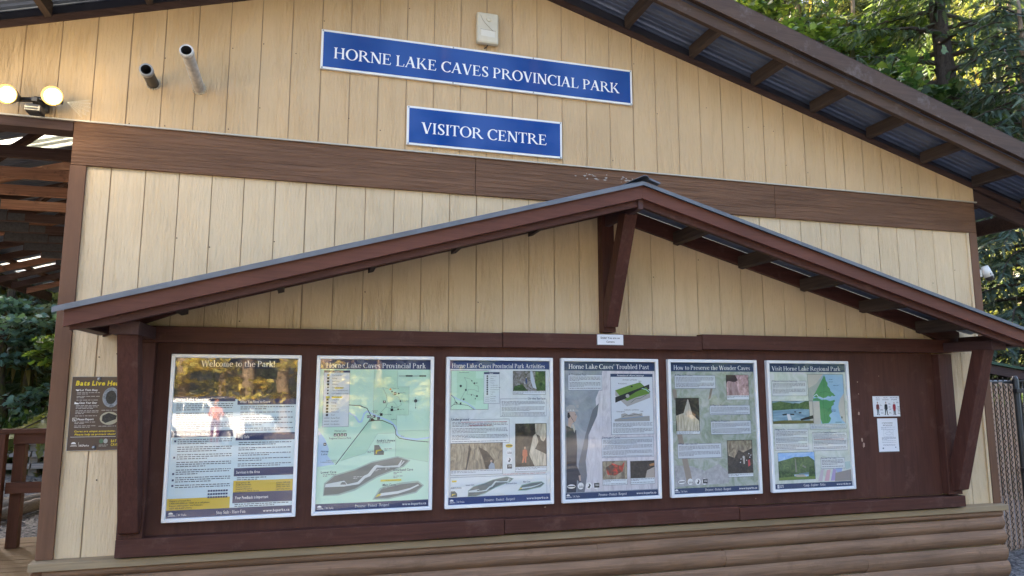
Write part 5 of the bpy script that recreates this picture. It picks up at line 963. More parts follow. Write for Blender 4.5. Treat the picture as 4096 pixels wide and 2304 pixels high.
for nm, lb, x, z, L, m, dx, dz, r in (('vent_pipe', 'short black vent pipe sticking out of the siding above the floodlight', -1.067, 1.979, .275, M_PIPEK, .007, -.011, .036), ('vent_pipe', 'long weathered white vent pipe sticking out of the siding', -.785, 1.98, .50, M_PVC, -.012, .05, .036)):
    t = thing(nm, lb, 'pipe', (x, -.03, Z(z)), 'vent pipes through the siding')
    d = Vector((dx, -L, dz)).normalized(); b = MB(); LL = L-.03; base = Vector((x, -.025, Z(z)))
    b.mat(0); b.lathe(base, d, [(0, r), (LL, r)], 24)
    b.mat(1); b.lathe(base, d, [(LL, r), (LL+.001, r*.8), (LL-.09, r*.8), (LL-.10, 0)], 24); b.build('pipe', [m, M_DARK], t)
    b = MB(); b.lathe(base+d*(LL-.035), d, [(0, r), (.0, r*1.14), (.038, r*1.14), (.040, r*.86)], 24); b.build('pipe_rim', [M_PVC if m is M_PVC else flat('grey_rim', (.30, .30, .29), .5)][0], t)
    b = MB()
    for k in range(16):
        a = 2*math.pi*k/16; rr = r*1.1; b.lathe(base+Vector((math.cos(a)*rr, -.006, math.sin(a)*rr)), (0, -1, 0), [(-.004, .010*rng.uniform(.6, 1.1)), (.003, .008), (.006, 0)], 6)
    b.build('caulk_bead', flat('old_caulk', (.50, .43, .31), .7), t)
# twin floodlight, both lamps lit
FL = thing('floodlight', 'twin floodlight with both lamps lit above the porch beam', 'floodlight', (-1.69, -.03, Z(1.72)))
M_LENS = bpy.data.materials.new('lit_lamp_glass'); M_LENS.use_nodes = True; bs = M_LENS.node_tree.nodes['Principled BSDF']; bs.inputs['Emission Color'].default_value = (1, .97, .90, 1); bs.inputs['Emission Strength'].default_value = 1.0
M_RIM = bpy.data.materials.new('glowing_lamp_rim'); M_RIM.use_nodes = True; bs = M_RIM.node_tree.nodes['Principled BSDF']; bs.inputs['Base Color'].default_value = (.25, .15, .03, 1); bs.inputs['Emission Color'].default_value = (1, .70, .22, 1); bs.inputs['Emission Strength'].default_value = .03
b = MB(); b.box(-1.735, -1.645, -.075, -.03, Z(1.70), Z(1.80)); b.build('base_plate', M_BLACK, FL, .012)
b = MB(); b.box(-1.695, -1.665, -.20, -.06, Z(1.72), Z(1.745)); b.tube([(-1.80, -.10, Z(1.755)), (-1.68, -.10, Z(1.768)), (-1.56, -.10, Z(1.765))], .016, 8); b.build('arm', M_BLACK, FL)
b = MB(); b.prism([(-1.725, -.22, Z(1.648)), (-1.638, -.22, Z(1.646)), (-1.636, -.22, Z(1.695)), (-1.728, -.22, Z(1.698))], (0, .10, 0)); b.build('motion_sensor', M_BLACK, FL, .012)
b = MB(); b.box(-1.722, -1.641, -.2215, -.2205, Z(1.672), Z(1.6745)); b.box(-1.722, -1.641, -.2215, -.2205, Z(1.655), Z(1.657)); b.build('sensor_window', flat('sensor_lens', (.45, .42, .34), .4), FL)
for x, z, tx in ((-1.815, 1.735, -.10), (-1.575, 1.752, .10)):
    hd = thing('lamp_head', None, None, (x, -.2, Z(z))); hd.parent = FL; hd.location = Vector(hd['_o'])-Vector(FL['_o'])
    d = Vector((tx, -1, -.22)).normalized(); c = Vector((x, -.225, Z(z)))
    b = MB(); b.lathe(c, -d, [(-.012, .056), (.02, .054), (.05, .045), (.09, .026), (.13, .022), (.13, 0)], 24); b.build('lamp_housing', M_BLACK, hd)
    b = MB(); b.lathe(c, d, [(.0, .057), (.014, .060), (.014, .054), (-.006, .046)], 28); b.build('lamp_rim', M_RIM, hd)
    b = MB(); b.lathe(c, d, [(-.004, .0462), (.004, .034), (.008, .0)], 24); b.build('lamp_glass', M_LENS, hd)
    pl = bpy.data.lights.new('flood_glow', 'POINT'); pl.energy = .55; pl.color = (1, .80, .50); pl.shadow_soft_size = .06
    po = bpy.data.objects.new('flood_glow', pl); COL.objects.link(po); po.location = c+d*.13
# spider web beside the lamp
w = MB(); cx, cz = -1.505, Z(1.735)
for a in (-52, -36, -20, -4, 12, 26): w.tube([(cx, -.19, cz), (cx+.125*math.cos(R(a)), -.15, cz+.125*math.sin(R(a))*.8)], .0006, 3, False)
for k in range(3, 12):
    r = .125*k/12
    for a in (-52, -36, -20, -4, 12): w.tube([(cx+r*math.cos(R(b_))*s, -.19+.04*k/12, cz+r*math.sin(R(b_))*.8*s) for b_, s in ((a, 1), (a+8, .93), (a+15, 1))], .0006, 3, False)
wo = w.build('spider_web', flat('web_silk', (.75, .7, .55), .4)); tag(wo, 'torn spider web strung beside the right lamp of the floodlight', 'web')
# white camera on the right corner
t = thing('security_camera', 'white dome security camera mounted on the right corner trim', 'camera', (5.93, .02, Z(.98)))
b = MB(); b.box(5.886, 5.93, -.01, .06, Z(.98), Z(1.05)); b.build('bracket', M_WHITE, t, .004)
d = Vector((.35, -.1, -1)).normalized(); b = MB(); b.lathe((5.935, -.03, Z(1.075)), d, [(-.005, 0), (0, .030), (.10, .040), (.10, .036)], 20); b.build('camera_body', M_WHITE, t)
b = MB(); b.lathe((5.935, -.03, Z(1.075)), d, [(.10, .036), (.125, .034), (.14, .02), (.143, 0)], 20); b.build('lens_dome', M_BLACK, t)
b = MB(); b.box(5.945, 5.985, -.074, -.068, Z(.995), Z(1.005)); b.build('slot', M_BLACK, t)

# ------------------------------------------------------------------ porch deck, railing, fences
dk = MB()
for k in range(30):
    y = -1.2+.142*k
    for x0, x1 in ((-9, -4.4+.3*(k % 3)), (-4.397+.3*(k % 3), -1.515)):
        dk.box(x0, x1, y, y+.136, Z(-1.49), Z(-1.452+rng.uniform(-.0015, .0015)))
dko = dk.build('deck', M_DECK); tag(dko, kind='structure')
RL = thing('railing', 'dark red-brown wooden railing on the far edge of the deck', 'railing', (-2.5, 2.55, Z(-1.45)))
b = MB(); b.box(-2.68, -1.5, 2.46, 2.60, Z(-.44), Z(-.40)); b.build('cap_rail', M_RAIL, RL, .004)
b = MB(); b.box(-2.54, -1.5, 2.50, 2.538, Z(-.535), Z(-.441)); b.build('upper_rail', M_RAIL, RL, .003)
b = MB(); b.box(-2.56, -1.5, 2.47, 2.508, Z(-.965), Z(-.868)); b.build('lower_rail', M_RAIL, RL, .003)
b = MB(); b.box(-2.66, -2.575, 2.42, 2.50, Z(-1.45), Z(-.441)); b.build('post', M_RAILZ, RL, .004)
b = MB(); b.box(-2.545, -2.455, 2.54, 2.63, Z(-1.45), Z(-.441)); b.build('post', M_RAILZ, RL, .004)
SF = thing('rail_fence', 'weathered grey split rail fence across the gravel behind the railing', 'fence', (-4.75, 10, 0))
for x in (-8.2, -6.45, -4.75, -3.05, -1.3):
    b = MB(); b.box(x-.07, x+.07, 9.98, 10.12, 0, Z(-.97)); b.build('post', M_GREYW, SF, .008)
for z in (-1.03, -1.245, -1.455):
    for x0, x1 in ((-9.0, -4.76), (-4.74, -.5)):
        b = MB(); b.prism([(x0, 9.84, Z(z-.05)), (x0, 9.97, Z(z-.05)), (x0, 9.97, Z(z+.05)), (x0, 9.87, Z(z+.04))], (x1-x0, 0, rng.uniform(-.01, .01))); b.build('rail', M_GREYW, SF, .01)
for nm, pth, r, lb in (('log', [(-3.55, 4.9, .09), (-3.34, 5.9, .10), (-3.05, 7.0, .09)], .075, 'grey log nearest the deck on the gravel'), ('log', [(-3.75, 5.5, .09), (-3.35, 6.5, .11), (-3.0, 7.4, .10)], .085, 'grey log lying behind the nearest log on the gravel'), ('log', [(-4.3, 5.9, .08), (-3.78, 6.0, .10), (-3.62, 6.08, .10)], .08, 'short grey log end resting across the other logs')):
    b = MB(); b.tube(pth, [r, r*1.05, r*.92], 12); o = b.build(nm, M_LOGG, None, 0, pth[0]); tag(o, lb, 'log', 'logs on the gravel')
# chain link fence with privacy slats on the right
CF = thing('chain_link_fence', 'chain link fence with brown privacy slats beside the right corner', 'fence', (6.6, .65, 0))
fx0, fx1, fy0, fy1 = 5.93, 7.06, .50, .70; FB, FT = Z(-1.63), Z(.035)
def fp(s, z, o=0): return (fx0+(fx1-fx0)*s, fy0+(fy1-fy0)*s+o, z)
ns = 13; n_w = 0
for i in range(ns):
    s0, s1 = (i+.12)/ns, (i+.86)/ns; b = MB(); dz = rng.uniform(-.01, .01)
    b.prism([fp(s0, FB, .004), fp(s1, FB, .004), fp(s1, FT-.02+dz, .004), fp(s0, FT-.02+dz, .004)], (0, .004, 0)); b.build('slat', flat('brown_privacy_slat', (.36, .235, .165), .45, 0, .5, .12, 3), CF)
ms = MB(); cw = 1/ns; ch = (fx1-fx0)/ns*1.25; m = int((FT-FB)/ch)
for i in range(ns):
    for d in (0, 1):
        pts = []
        for k in range(2*m+1):
            ph = (k+d) % 2; pts.append(fp((i+(.03 if ph else .97) if d == 0 else i+(.97 if not ph else .03)+0)/ns, FB+ch*k/2, -.006 if ph else .012))
        ms.tube(pts, .0046, 4, False)
    ms.tube([fp((i+.9)/ns, FT, 0), fp((i+1.0)/ns, FT+.035, 0), fp((i+1.1)/ns, FT, 0)], .0032, 4)
ms.build('wire_mesh', flat('brown_coated_wire', (.030, .022, .02), .5), CF)
b = MB(); b.lathe(fp(1.03, 0), (0, 0, 1), [(0, .03), (FT+.02, .03), (FT+.05, .02), (FT+.055, 0)], 14); b.build('gate_post', M_BLACK, CF)
b = MB(); b.tube([fp(0, FT-.01, .03), fp(1.03, FT-.01, .03)], .02, 10); b.tube([fp(0, FB, .03), fp(1.03, FB, .03)], .012, 8); b.build('fence_rail', M_BLACK, CF)
b = MB()
for z in (FT-.10, FT-.9): b.box(fp(1.03, 0)[0]-.05, fp(1.03, 0)[0]+.05, fp(1.03, 0)[1]-.05, fp(1.03, 0)[1]+.03, z-.02, z+.02)
b.build('hinge', M_BLACK, CF, .004)
GP = thing('dark_gate', 'black gate frame beyond the slatted fence', 'gate', (7.5, .8, 0))
b = MB(); b.tube([(7.17, .74, .05), (7.17, .74, FT), (8.3, .95, FT), (8.3, .95, .05), (7.17, .74, .05)], .022, 8); b.build('gate_frame', M_BLACK, GP)
b = MB()
for i in range(14): b.tube([(7.17+1.13*i/14, .74+.21*i/14, .06), (7.17+1.13*(i+1)/14, .74+.21*(i+1)/14, FT)], .003, 4); b.tube([(7.17+1.13*(i+1)/14, .74+.21*(i+1)/14, .06), (7.17+1.13*i/14, .74+.21*i/14, FT)], .003, 4)
b.build('gate_mesh', M_BLACK, GP)
WS = thing('storage_shed', 'open storage shed with a green metal roof behind the slatted fence', 'shed', (10.5, 3.4, 0))
b = MB(); b.prism([(8.2, 2.9, Z(.46)), (13.5, 2.9, Z(-.26)), (13.5, 2.9, Z(-.22)), (8.2, 2.9, Z(.50))], (0, 2.4, .25)); b.build('roof', flat('green_metal_roof', (.02, .06, .04), .35, .3), WS)
b = MB(); b.prism([(8.2, 2.93, Z(.33)), (13.4, 2.93, Z(-.40)), (13.4, 2.93, Z(-.265)), (8.2, 2.93, Z(.455))], (0, .05, 0)); b.build('fascia', M_RAWD, WS)
for x in (8.3, 10.6, 13.2):
    for y in (3.0, 5.1):
        b = MB(); b.box(x-.06, x+.06, y-.06, y+.06, 0, Z(.45-(x-8.2)*.138)-.12); b.build('post', M_RAWD, WS)
b = MB(); b.box(8.3, 13.2, 5.15, 5.2, 0, Z(-.35)); b.build('back_wall', M_RAWD, WS)

# ------------------------------------------------------------------ trees and plants
LEAF_MAPLE = [(0, .0), (.18, -.06), (.42, .02), (.30, .16), (.52, .30), (.34, .40), (.40, .62), (.20, .58), (.10, .74), (0, 1.0)]
LEAF_MAPLE = np.array(LEAF_MAPLE+[(-x, y) for x, y in LEAF_MAPLE[-2:0:-1]])*np.array([1.0, 1.0])
LEAF_OVAL = np.array([(0, 0), (.22, .3), (.20, .65), (0, 1), (-.20, .65), (-.22, .3)])
_fr = [(0, 0)]
for _i in range(7):
    _y = .08+.12*_i; _w = .24*(1-_y)**.8*(.55+.45*min(1, _y*4)); _fr += [(_w*.22, _y), (_w, _y+.11)]
FROND = np.array(_fr+[(0, 1)]+[(-x, y) for x, y in _fr[:0:-1]])
LEAF_SLIM = np.array([(0, 0), (.11, .35), (0, 1), (-.11, .35)])
def leaves(shape, pos, dirs, nrm, size):
    """arrays of leaves: pos (n,3), dirs (n,3) stem->tip, nrm (n,3), size (n,)"""
    d = dirs/np.linalg.norm(dirs, axis=1, keepdims=True); s = np.cross(d, nrm); s /= np.linalg.norm(s, axis=1, keepdims=True)+1e-9
    u = np.cross(s, d)
    k = len(shape); fold = np.abs(shape[:, 0])*.35
    v = pos[:, None, :]+size[:, None, None]*(s[:, None, :]*shape[None, :, 0, None]+d[:, None, :]*shape[None, :, 1, None]+u[:, None, :]*fold[None, :, None]*-.5)
    return v.reshape(-1, 3), k
def add_leaves(name, parent, shape, pos, dirs, nrm, size, mat):
    v, k = leaves(shape, pos, dirs, nrm, size); n = len(pos)
    return np_mesh(name, v, np.arange(n*k), np.full(n, k), mat, parent)
def rnd_unit(r, n):
    v = r.normal(size=(n, 3)); return v/np.linalg.norm(v, axis=1, keepdims=True)
BARK = bark_mat('grey_brown_bark', (.075, .06, .05)); BARKM = bark_mat('mossy_bark', (.06, .045, .032), (.075, .085, .02)); BARKB = bark_mat('pale_birch_bark', (.35, .33, .30)); BARKG = bark_mat('sunlit_tan_bark', (.30, .22, .15))
TW = flat('twig_bark', (.045, .032, .024), .9)
LF_BLUE = leaf_mat('cool_green_maple_leaf', (.10, .19, .165), .4, .3, .6, .0)
LF_GREEN = leaf_mat('fresh_green_maple_leaf', (.095, .17, .045), .5, .5, .4, .04)
LF_DARK = leaf_mat('deep_green_leaf', (.03, .075, .025), .5, .35, .4, .02)
LF_CON = leaf_mat('conifer_needles', (.062, .105, .062), .5, .4, .25, .01)
LF_CON2 = leaf_mat('yellow_green_conifer_needles', (.09, .12, .055), .5, .35, .25, .02)
LF_CED = leaf_mat('dark_cedar_foliage', (.06, .10, .078), .5, .2, .25, .01)
LF_SHR = leaf_mat('shrub_leaf', (.04, .09, .028), .5, .4, .4, .03)
LF_GOLD = leaf_mat('golden_maple_leaf', (.48, .46, .15), .45, .5, .3, .04)
LF_MOSS = leaf_mat('hanging_moss', (.10, .10, .045), .4, .4, .1, .02)
def limb(mb, r, a, b, ra, rb, n=5, wob=.06, sag=0):
    a = Vector(a); b = Vector(b); L = (b-a).length; pts = []
    for i in range(n+1):
        t = i/n; p = a.lerp(b, t)+Vector((r.uniform(-1, 1), r.uniform(-1, 1), r.uniform(-1, 1)))*wob*L*(0 if i in (0, n) else 1); p.z -= sag*L*t*t; pts.append(p)
    mb.tube(pts, [ra+(rb-ra)*i/n for i in range(n+1)], 7); return pts
def maple(label, base, H, tr, crowns, nleaf, lsize, mat, seed, bark=BARKM, shape=LEAF_MAPLE, group=None, name='maple_tree', lean=(0, 0), forks=1):
    """crowns: list of (x, y, z, rx, rz) clump groups in world coordinates"""
    r = random.Random(seed); q = np.random.default_rng(seed); t = thing(name, label, 'tree', base, group)
    tk = MB(); top = Vector(base)+Vector((lean[0], lean[1], H))
    spine = limb(tk, r, Vector(base)-Vector((0, 0, .2)), top, tr, tr*.35, 8, .012)
    tk.lathe(Vector(base)-Vector((0, 0, .2)), (0, 0, 1), [(0, tr*1.7), (.25, tr*1.3), (.6, tr*1.02)], 9)
    tk.build('trunk', bark, t)
    lb = MB(); P = []; Dr = []
    for (cx, cy, cz, rx, rz) in crowns:
        j = min(spine, key=lambda p: (p-Vector((cx, cy, cz))).length+abs(p.z-cz+.6)*.6)
        pts = limb(lb, r, j, (cx, cy, cz), tr*.22, .012, 6, .05)
        for k in range(7):
            e = Vector((cx+r.gauss(0, rx*.6), cy+r.gauss(0, rx*.6), cz+r.gauss(0, rz*.6))); st = pts[r.randint(2, len(pts)-1)]; tw = limb(lb, r, st, e, .012, .004, 4, .06)
            for i in range(max(3, int(nleaf/len(crowns)/28))):
                c = tw[r.randint(1, 4)]; n = 4
                P.append(np.array(c)+q.normal(size=(n, 3))*np.array([rx*.22, rx*.22, rz*.12]))
    P = np.concatenate(P); n = len(P); dirs = q.normal(size=(n, 3))*np.array([1, 1, .25]); dirs[:, 2] -= .45; nr = q.normal(size=(n, 3))*.45+np.array([0, 0, 1])
    lb.build('limbs', bark if bark is not BARKB else TW, t)
    add_leaves('crown', t, shape, P, dirs, nr, q.uniform(.6, 1.25, n)*lsize, mat)
    return t
def conifer(label, base, H, tr, h0, Lmax, nbr, mat, seed, bark=BARK, dens=1.0, droop=.35, group=None, name='conifer_tree', spray=.24, topless=False, moss=0, sub=True):
    r = random.Random(seed); q = np.random.default_rng(seed); t = thing(name, label, 'tree', base, group); B = Vector(base)
    tk = MB(); limb(tk, r, B-Vector((0, 0, .3)), B+Vector((r.uniform(-.2, .2), r.uniform(-.2, .2), H)), tr, tr*.12, 9, .006); tk.lathe(B-Vector((0, 0, .3)), (0, 0, 1), [(0, tr*1.6), (.4, tr*1.25), (.9, tr)], 9); tk.build('trunk', bark, t)
    bm_ = MB(); P = []; Dv = []; Sz = []; Mo = []
    for k in range(nbr):
        f = k/nbr; z = h0+(H-h0)*(f**.9); L = Lmax*(1-f)**.75*r.uniform(.65, 1.1)+.3; a = k*2.399+r.uniform(-.4, .4); d = Vector((math.cos(a), math.sin(a), 0)); s = Vector((-d.y, d.x, 0))
        pts = [B+Vector((0, 0, z))+d*(L*u)+Vector((0, 0, .12*L*u-droop*L*u*u))+s*r.uniform(-.03, .03)*L for u in (0, .25, .5, .75, 1)]
        bm_.tube(pts, [tr*.16*(1-f)+.012, tr*.12*(1-f)+.01, .014, .010, .004], 5, False)
        m = int(L/.11*dens)
        for i in range(m):
            u = .14+.86*i/max(1, m-1); x = u*4; j = min(3, int(x)); p = pts[j].lerp(pts[j+1], x-j); w = (.22+.55*L*.32*(1-u)**.7)
            for sg in (-1, 1):
                dd = (d*r.uniform(.35, .75)+s*sg*r.uniform(.6, 1.0)+Vector((0, 0, r.uniform(-.55, -.05)))).normalized()
                nn = max(1, int(w/.16))
                for e in range(nn):
                    pp = p+dd*(w*e/nn)+Vector((0, 0, -.10*w*(e/nn)**2))
                    for g_ in (-1, 1) if sub else (r.choice((-1, 1)),):
                        P.append(pp); d2 = (dd*r.uniform(.5, 1)+d*g_*.5*r.random()+s*g_*.35+Vector((0, 0, r.uniform(-.6, .1)))); Dv.append(d2); Sz.append(spray*r.uniform(.6, 1.2))
            if moss and r.random() < moss: 
                for _ in range(3): Mo.append(p+Vector((r.gauss(0, .06), r.gauss(0, .06), 0)))
    bm_.build('branches', TW, t)
    P = np.array(P); Dv = np.array(Dv); nr = q.normal(size=P.shape)*.5+np.array([0, 0, 1])
    add_leaves('crown', t, FROND, P, Dv, nr, np.array(Sz), mat)
    if Mo:
        Mo = np.array(Mo); dm = q.normal(size=Mo.shape)*.15; dm[:, 2] = -1
        add_leaves('hanging_moss', t, LEAF_SLIM*np.array([.8, 1]), Mo, dm, q.normal(size=Mo.shape), q.uniform(.25, .8, len(Mo)), LF_MOSS)
    return t
# right: forest beyond the main roof
conifer('tall conifer with a rough grey trunk showing beyond the middle of the right roof slope', (12.2, 5.7, 0), 17, .30, 7.6, 3.2, 90, LF_CON, 11, BARK, .8, .30)
conifer('mossy conifer hung with pale moss above the roof edge, left of the maple', (10.6, 9.0, 0), 17, .26, 4.5, 2.8, 120, LF_CON, 12, BARK, .9, .45, moss=.5)
conifer('sunlit yellow green conifer in the upper right corner', (20.8, 11.0, 0), 19, .28, 2.0, 3.6, 140, LF_CON2, 13, BARK, .9, .3, moss=.15)
conifer('yellow green conifer farther back between the big trunk and the corner', (28, 18, 0), 25, .30, 1.5, 4.2, 130, LF_CON2, 14, BARK, .7, .3, spray=.46)
conifer('dark cedar with drooping sprays beside the right eave', (11.6, 3.9, 0), 8.6, .20, .4, 2.1, 120, LF_CED, 15, BARKG, 1.0, .55)
conifer('pale barked conifer far behind the maple', (23.7, 20, 0), 25, .27, 2.0, 3.8, 80, LF_CON2, 16, BARKG, .7, .3, spray=.46)
conifer('tall dark conifer far behind the roof ridge', (24, 25, 0), 27, .32, 2, 4.4, 90, LF_CON, 17, BARK, .6, .3, spray=.55)
conifer('slim sunlit conifer behind the shed roof', (16, 7.0, 0), 14, .17, .8, 2.3, 110, LF_CON2, 18, BARKG, .8, .35)
conifer('bushy dark conifer far right behind the shed', (20.5, 9.5, 0), 14, .22, .5, 3.0, 120, LF_CON, 19, BARK, .8, .4)
conifer('tall conifer at the far right behind the other conifers', (33, 18, 0), 26, .3, 1, 4.4, 80, LF_CON2, 20, BARK, .6, .3, spray=.5)
rr = random.Random(5)
cr = [(10.7+rr.uniform(-1.4, 1.6), 7.1+rr.uniform(-1.0, 1.2), 8.4+rr.uniform(-1.5, 1.9), .75, .30) for _ in range(24)]
maple('bright green maple spreading its leaves above the right roof edge', (12.0, 9.2, 0), 9.0, .15, cr, 7000, .155, LF_GREEN, 31, BARKM, lean=(-1.2, -.6))
cr = [(12.6+rr.uniform(-.6, 1.4), 5.4+rr.uniform(-.7, .7), 6.9+rr.uniform(-.5, .8), .6, .22) for _ in range(7)]
maple('dark green maple with a branch reaching in from the right edge', (15.2, 6.2, 0), 6.6, .13, cr, 1300, .17, LF_DARK, 32, BARKM)
cr = [(9.0+rr.uniform(-.6, 1.6), 4.3+rr.uniform(-.6, .6), 6.55+rr.uniform(-.35, .9), .55, .20) for _ in range(6)]
maple('shaded maple with large dark leaves hanging in front of the bright green maple', (10.4, 5.0, 0), 6.4, .10, cr, 1100, .165, LF_DARK, 33, BARKM)
# left: trees beyond the deck
conifer('drooping conifer left of the porch with grey green hanging sprays', (-6.5, 12.6, 0), 7.2, .20, 2.2, 1.9, 60, LF_CED, 41, BARKM, 1.0, .6, moss=.2)
cr = [(-5.75+rr.uniform(-.8, .8), 10.8+rr.uniform(-.5, .7), z+rr.uniform(-.2, .2), .5, .13) for z in (3.35, 3.1, 2.9, 2.65, 2.45, 1.5)]
maple('mossy maple with cool green leaf sprays behind the railing', (-5.82, 11.3, 0), 5.0, .14, cr, 1500, .125, LF_BLUE, 42, BARKM)
cr = [(-5.5+rr.uniform(-.6, .7), 11.6+rr.uniform(-.5, .7), z+rr.uniform(-.2, .2), .5, .13) for z in (3.0, 2.3, 2.0, 1.2, 1.0)]
maple('second mossy trunk with leaf sprays, right of the first by the corner trim', (-5.72, 12.2, 0), 5.0, .125, cr, 1300, .125, LF_BLUE, 43, BARKM, lean=(.12, .1))
cr = [(-4.72+rr.uniform(-.25, .4), 9.5+rr.uniform(-.3, .3), 2.35+rr.uniform(-.3, .25), .32, .10) for _ in range(3)]
maple('young maple with bright sunlit leaves against the corner trim', (-4.2, 9.9, 0), 2.6, .04, cr, 220, .15, LF_GREEN, 44, BARKM, name='young_maple')
maple('pale birch trunk at the left edge of the view', (-6.75, 13.2, 0), 6.0, .10, [(-6.6, 13, 4.6, .5, .2), (-7, 12.8, 4.1, .4, .2)], 200, .12, LF_DARK, 45, BARKB, LEAF_OVAL, name='birch_tree')
for i, (x, y, h, L, lb) in enumerate(((-8.6, 16.5, 8.5, 2.6, 'dark conifer deep in the woods behind the birch'), (-6.6, 15.4, 8.2, 2.6, 'dark conifer deep in the woods behind the corner trim'), (-7.6, 18.5, 9.2, 3.0, 'broad dark conifer deep in the woods between the mossy trunks'), (-10.2, 19, 9.5, 3.0, 'dark conifer hidden among the left trees'), (-8.9, 22.5, 11.0, 2.8, 'dark conifer farthest back in the left woods'))):
    conifer(lb, (x, y, gz(x, y)), h+5, .2, .1, L, 100, LF_CON, 60+i, BARKM, .7, .4, spray=.42)
# the far wood: a few trees built once and copied about, plus unseen shade copies
def copy_tree(o, loc, rz, sc, parent=None):
    c = o.copy(); COL.objects.link(c)
    if parent is None: c.location = loc; c.rotation_euler = (0, 0, rz); c.scale = (sc, sc, sc)
    else: c.parent = parent
    for ch in list(o.children): copy_tree(ch, None, 0, 1, c)
    return c
FARL = 'tall sunlit conifer of the far wood, also copied unseen behind the building for added shade'
far = [conifer(FARL, (19, 24, gz(19, 24)), 21, .28, .5, 3.4, 120, m, 150+i, BARKG, .9, .35, 'conifers in the far wood', spray=.40) for i, m in enumerate((LF_CON2, LF_CON2))]
far[1].location = (24, 26, gz(24, 26))
far[0].location = (34.5, 33, gz(34, 33)); far[1].location = (27, 25.5, gz(27, 25.5))
for i in range(26):
    dy = (26, 33, 41, 29, 37)[i % 5]+.37*(i % 7); x = dy*(.66+.034*i); y = dy-4.9
    copy_tree(far[i % 2], (x, y, gz(x, y)), i*1.7, dy/27*(1.02+.12*(i % 3)))
for i, (x, y) in enumerate(((-11.5, 9.5), (-1.6, 15), (.4, 12.0), (3.0, 14), (-.2, 19), (1.6, 23))):  # unseen conifers added behind the building to shade the mirrored parking area
    copy_tree(far[i % 2], (x, y, gz(x, y)), i*1.3, 1.62+.08*(i % 3))
# understorey
def shrub(label, x, y, h, w, n, mat, seed, ls=.10, shape=LEAF_OVAL):
    q = np.random.default_rng(seed); r = random.Random(seed); t = thing('shrub', label, 'shrub', (x, y, gz(x, y))); z0 = gz(x, y); lb = MB(); P = []; D = []
    for k in range(14):
        e = Vector((x+r.gauss(0, w*.5), y+r.gauss(0, w*.4), z0+h*r.uniform(.5, 1))); pts = limb(lb, r, (x+r.gauss(0, w*.15), y+r.gauss(0, w*.15), z0-.05), e, .010, .004, 5, .05)
        for p in pts[1:]:
            m = n//70; c = np.array(p)+q.normal(size=(m, 3))*np.array([w*.12, w*.12, h*.09]); P.append(c); D.append(c-np.array([x, y, z0+h*.1])+q.normal(size=(m, 3))*.4)
    P = np.concatenate(P); D = np.concatenate(D); lb.build('stems', TW, t)
    add_leaves('foliage', t, shape, P, D, q.normal(size=P.shape)*.5+np.array([0, 0, 1]), q.uniform(.6, 1.2, len(P))*ls, mat); return t
for i, (x, y, h, w, lb) in enumerate(((-5.7, 10.8, .95, .8, 'leafy shrub behind the rail fence at the left edge'), (-5.2, 11.0, .85, .8, 'leafy shrub behind the rail fence post'), (-4.7, 10.6, 1.0, .7, 'leafy shrub behind the rail fence by the corner trim'), (-6.4, 11.6, 1.2, .9, 'leafy shrub in the shade left of the fence post'), (-5.6, 12.7, 1.1, .9, 'leafy shrub at the foot of the mossy trunks'), (-5.2, 12.2, 1.2, .9, 'leafy shrub in the shade behind the corner trim'))):
    shrub(lb, x, y, h, w, 900, LF_SHR if i < 3 else LF_DARK, 80+i, .12)
for i, (x, y, h, w, lb) in enumerate(((11.5, 7.4, 1.9, 1.2, 'tall shrub behind the storage shed'), (14.0, 6.6, 1.8, 1.2, 'tall shrub right of the storage shed'), (16.5, 14.5, 3.2, 2.0, 'wild shrub below the yellow green conifers'), (9.0, 15, 3.0, 2.0, 'wild shrub behind the building under the conifers'))):
    shrub(lb, x, y, h, w, 1400, LF_SHR, 90+i, .16)
# behind the viewer: the far side of the parking area, seen mirrored in the posters and signs
for i, (x, y) in enumerate(((-14, -35), (-8.6, -35.5), (-3.2, -37), (2.2, -35.0), (7.5, -37.5), (13, -36), (18.5, -35), (-19, -32), (24, -37), (-25, -34), (30, -36))):
    conifer('tall sunlit conifer across the parking area behind the viewer', (x, y, gz(x, y)), 24+3*((i*7) % 4), .5, 1.2+.5*(i % 3), 4.6, 100, LF_CON2 if i % 2 else LF_CON, 100+i, BARKG, .5, .35, 'trees across the parking area', spray=.7, sub=False)
for i, (x, y, h, tr) in enumerate(((-7.4, -29.5, 9, .26), (-5.3, -28.5, 10, .30), (-3.9, -31, 9, .24), (-2.6, -28.8, 10, .34), (-1.1, -30, 10, .32), (.6, -29, 9, .30), (-9.6, -31, 9, .2), (3.4, -32, 8, .22), (7.5, -33, 8, .22))):
    q_ = random.Random(i); cr = [(x+q_.uniform(-1.8, 1.8), y+q_.uniform(-.4, 1.6), gz(x, y)+z, 1.0, .35) for z in (1.3, 1.8, 2.4, 3.2, 4.0, 5.0, 6.2, 7.2)]
    maple('golden green maple across the parking area behind the viewer', (x, y, gz(x, y)), h, tr, cr, 1300, .34, LF_GOLD, 120+i, BARKG, LEAF_OVAL, 'maples across the parking area')

shade = conifer('dark dense conifer beside the parking area behind the viewer', (13.5, -22, gz(13.5, -22)), 15, .35, .4, 3.6, 100, LF_CON, 170, BARK, .7, .4, 'dark conifers beside the parking area', spray=.5)
for i, (x, y) in enumerate(((8.5, -26), (19, -20), (25, -16), (32, -12), (16.5, -28.5), (24, -25), (39, -18), (33, -25), (9.5, -33), (45, -11), (42, -29))):
    copy_tree(shade, (x, y, gz(x, y)), i*2.1, .85+.3*((i*3) % 5)/5)

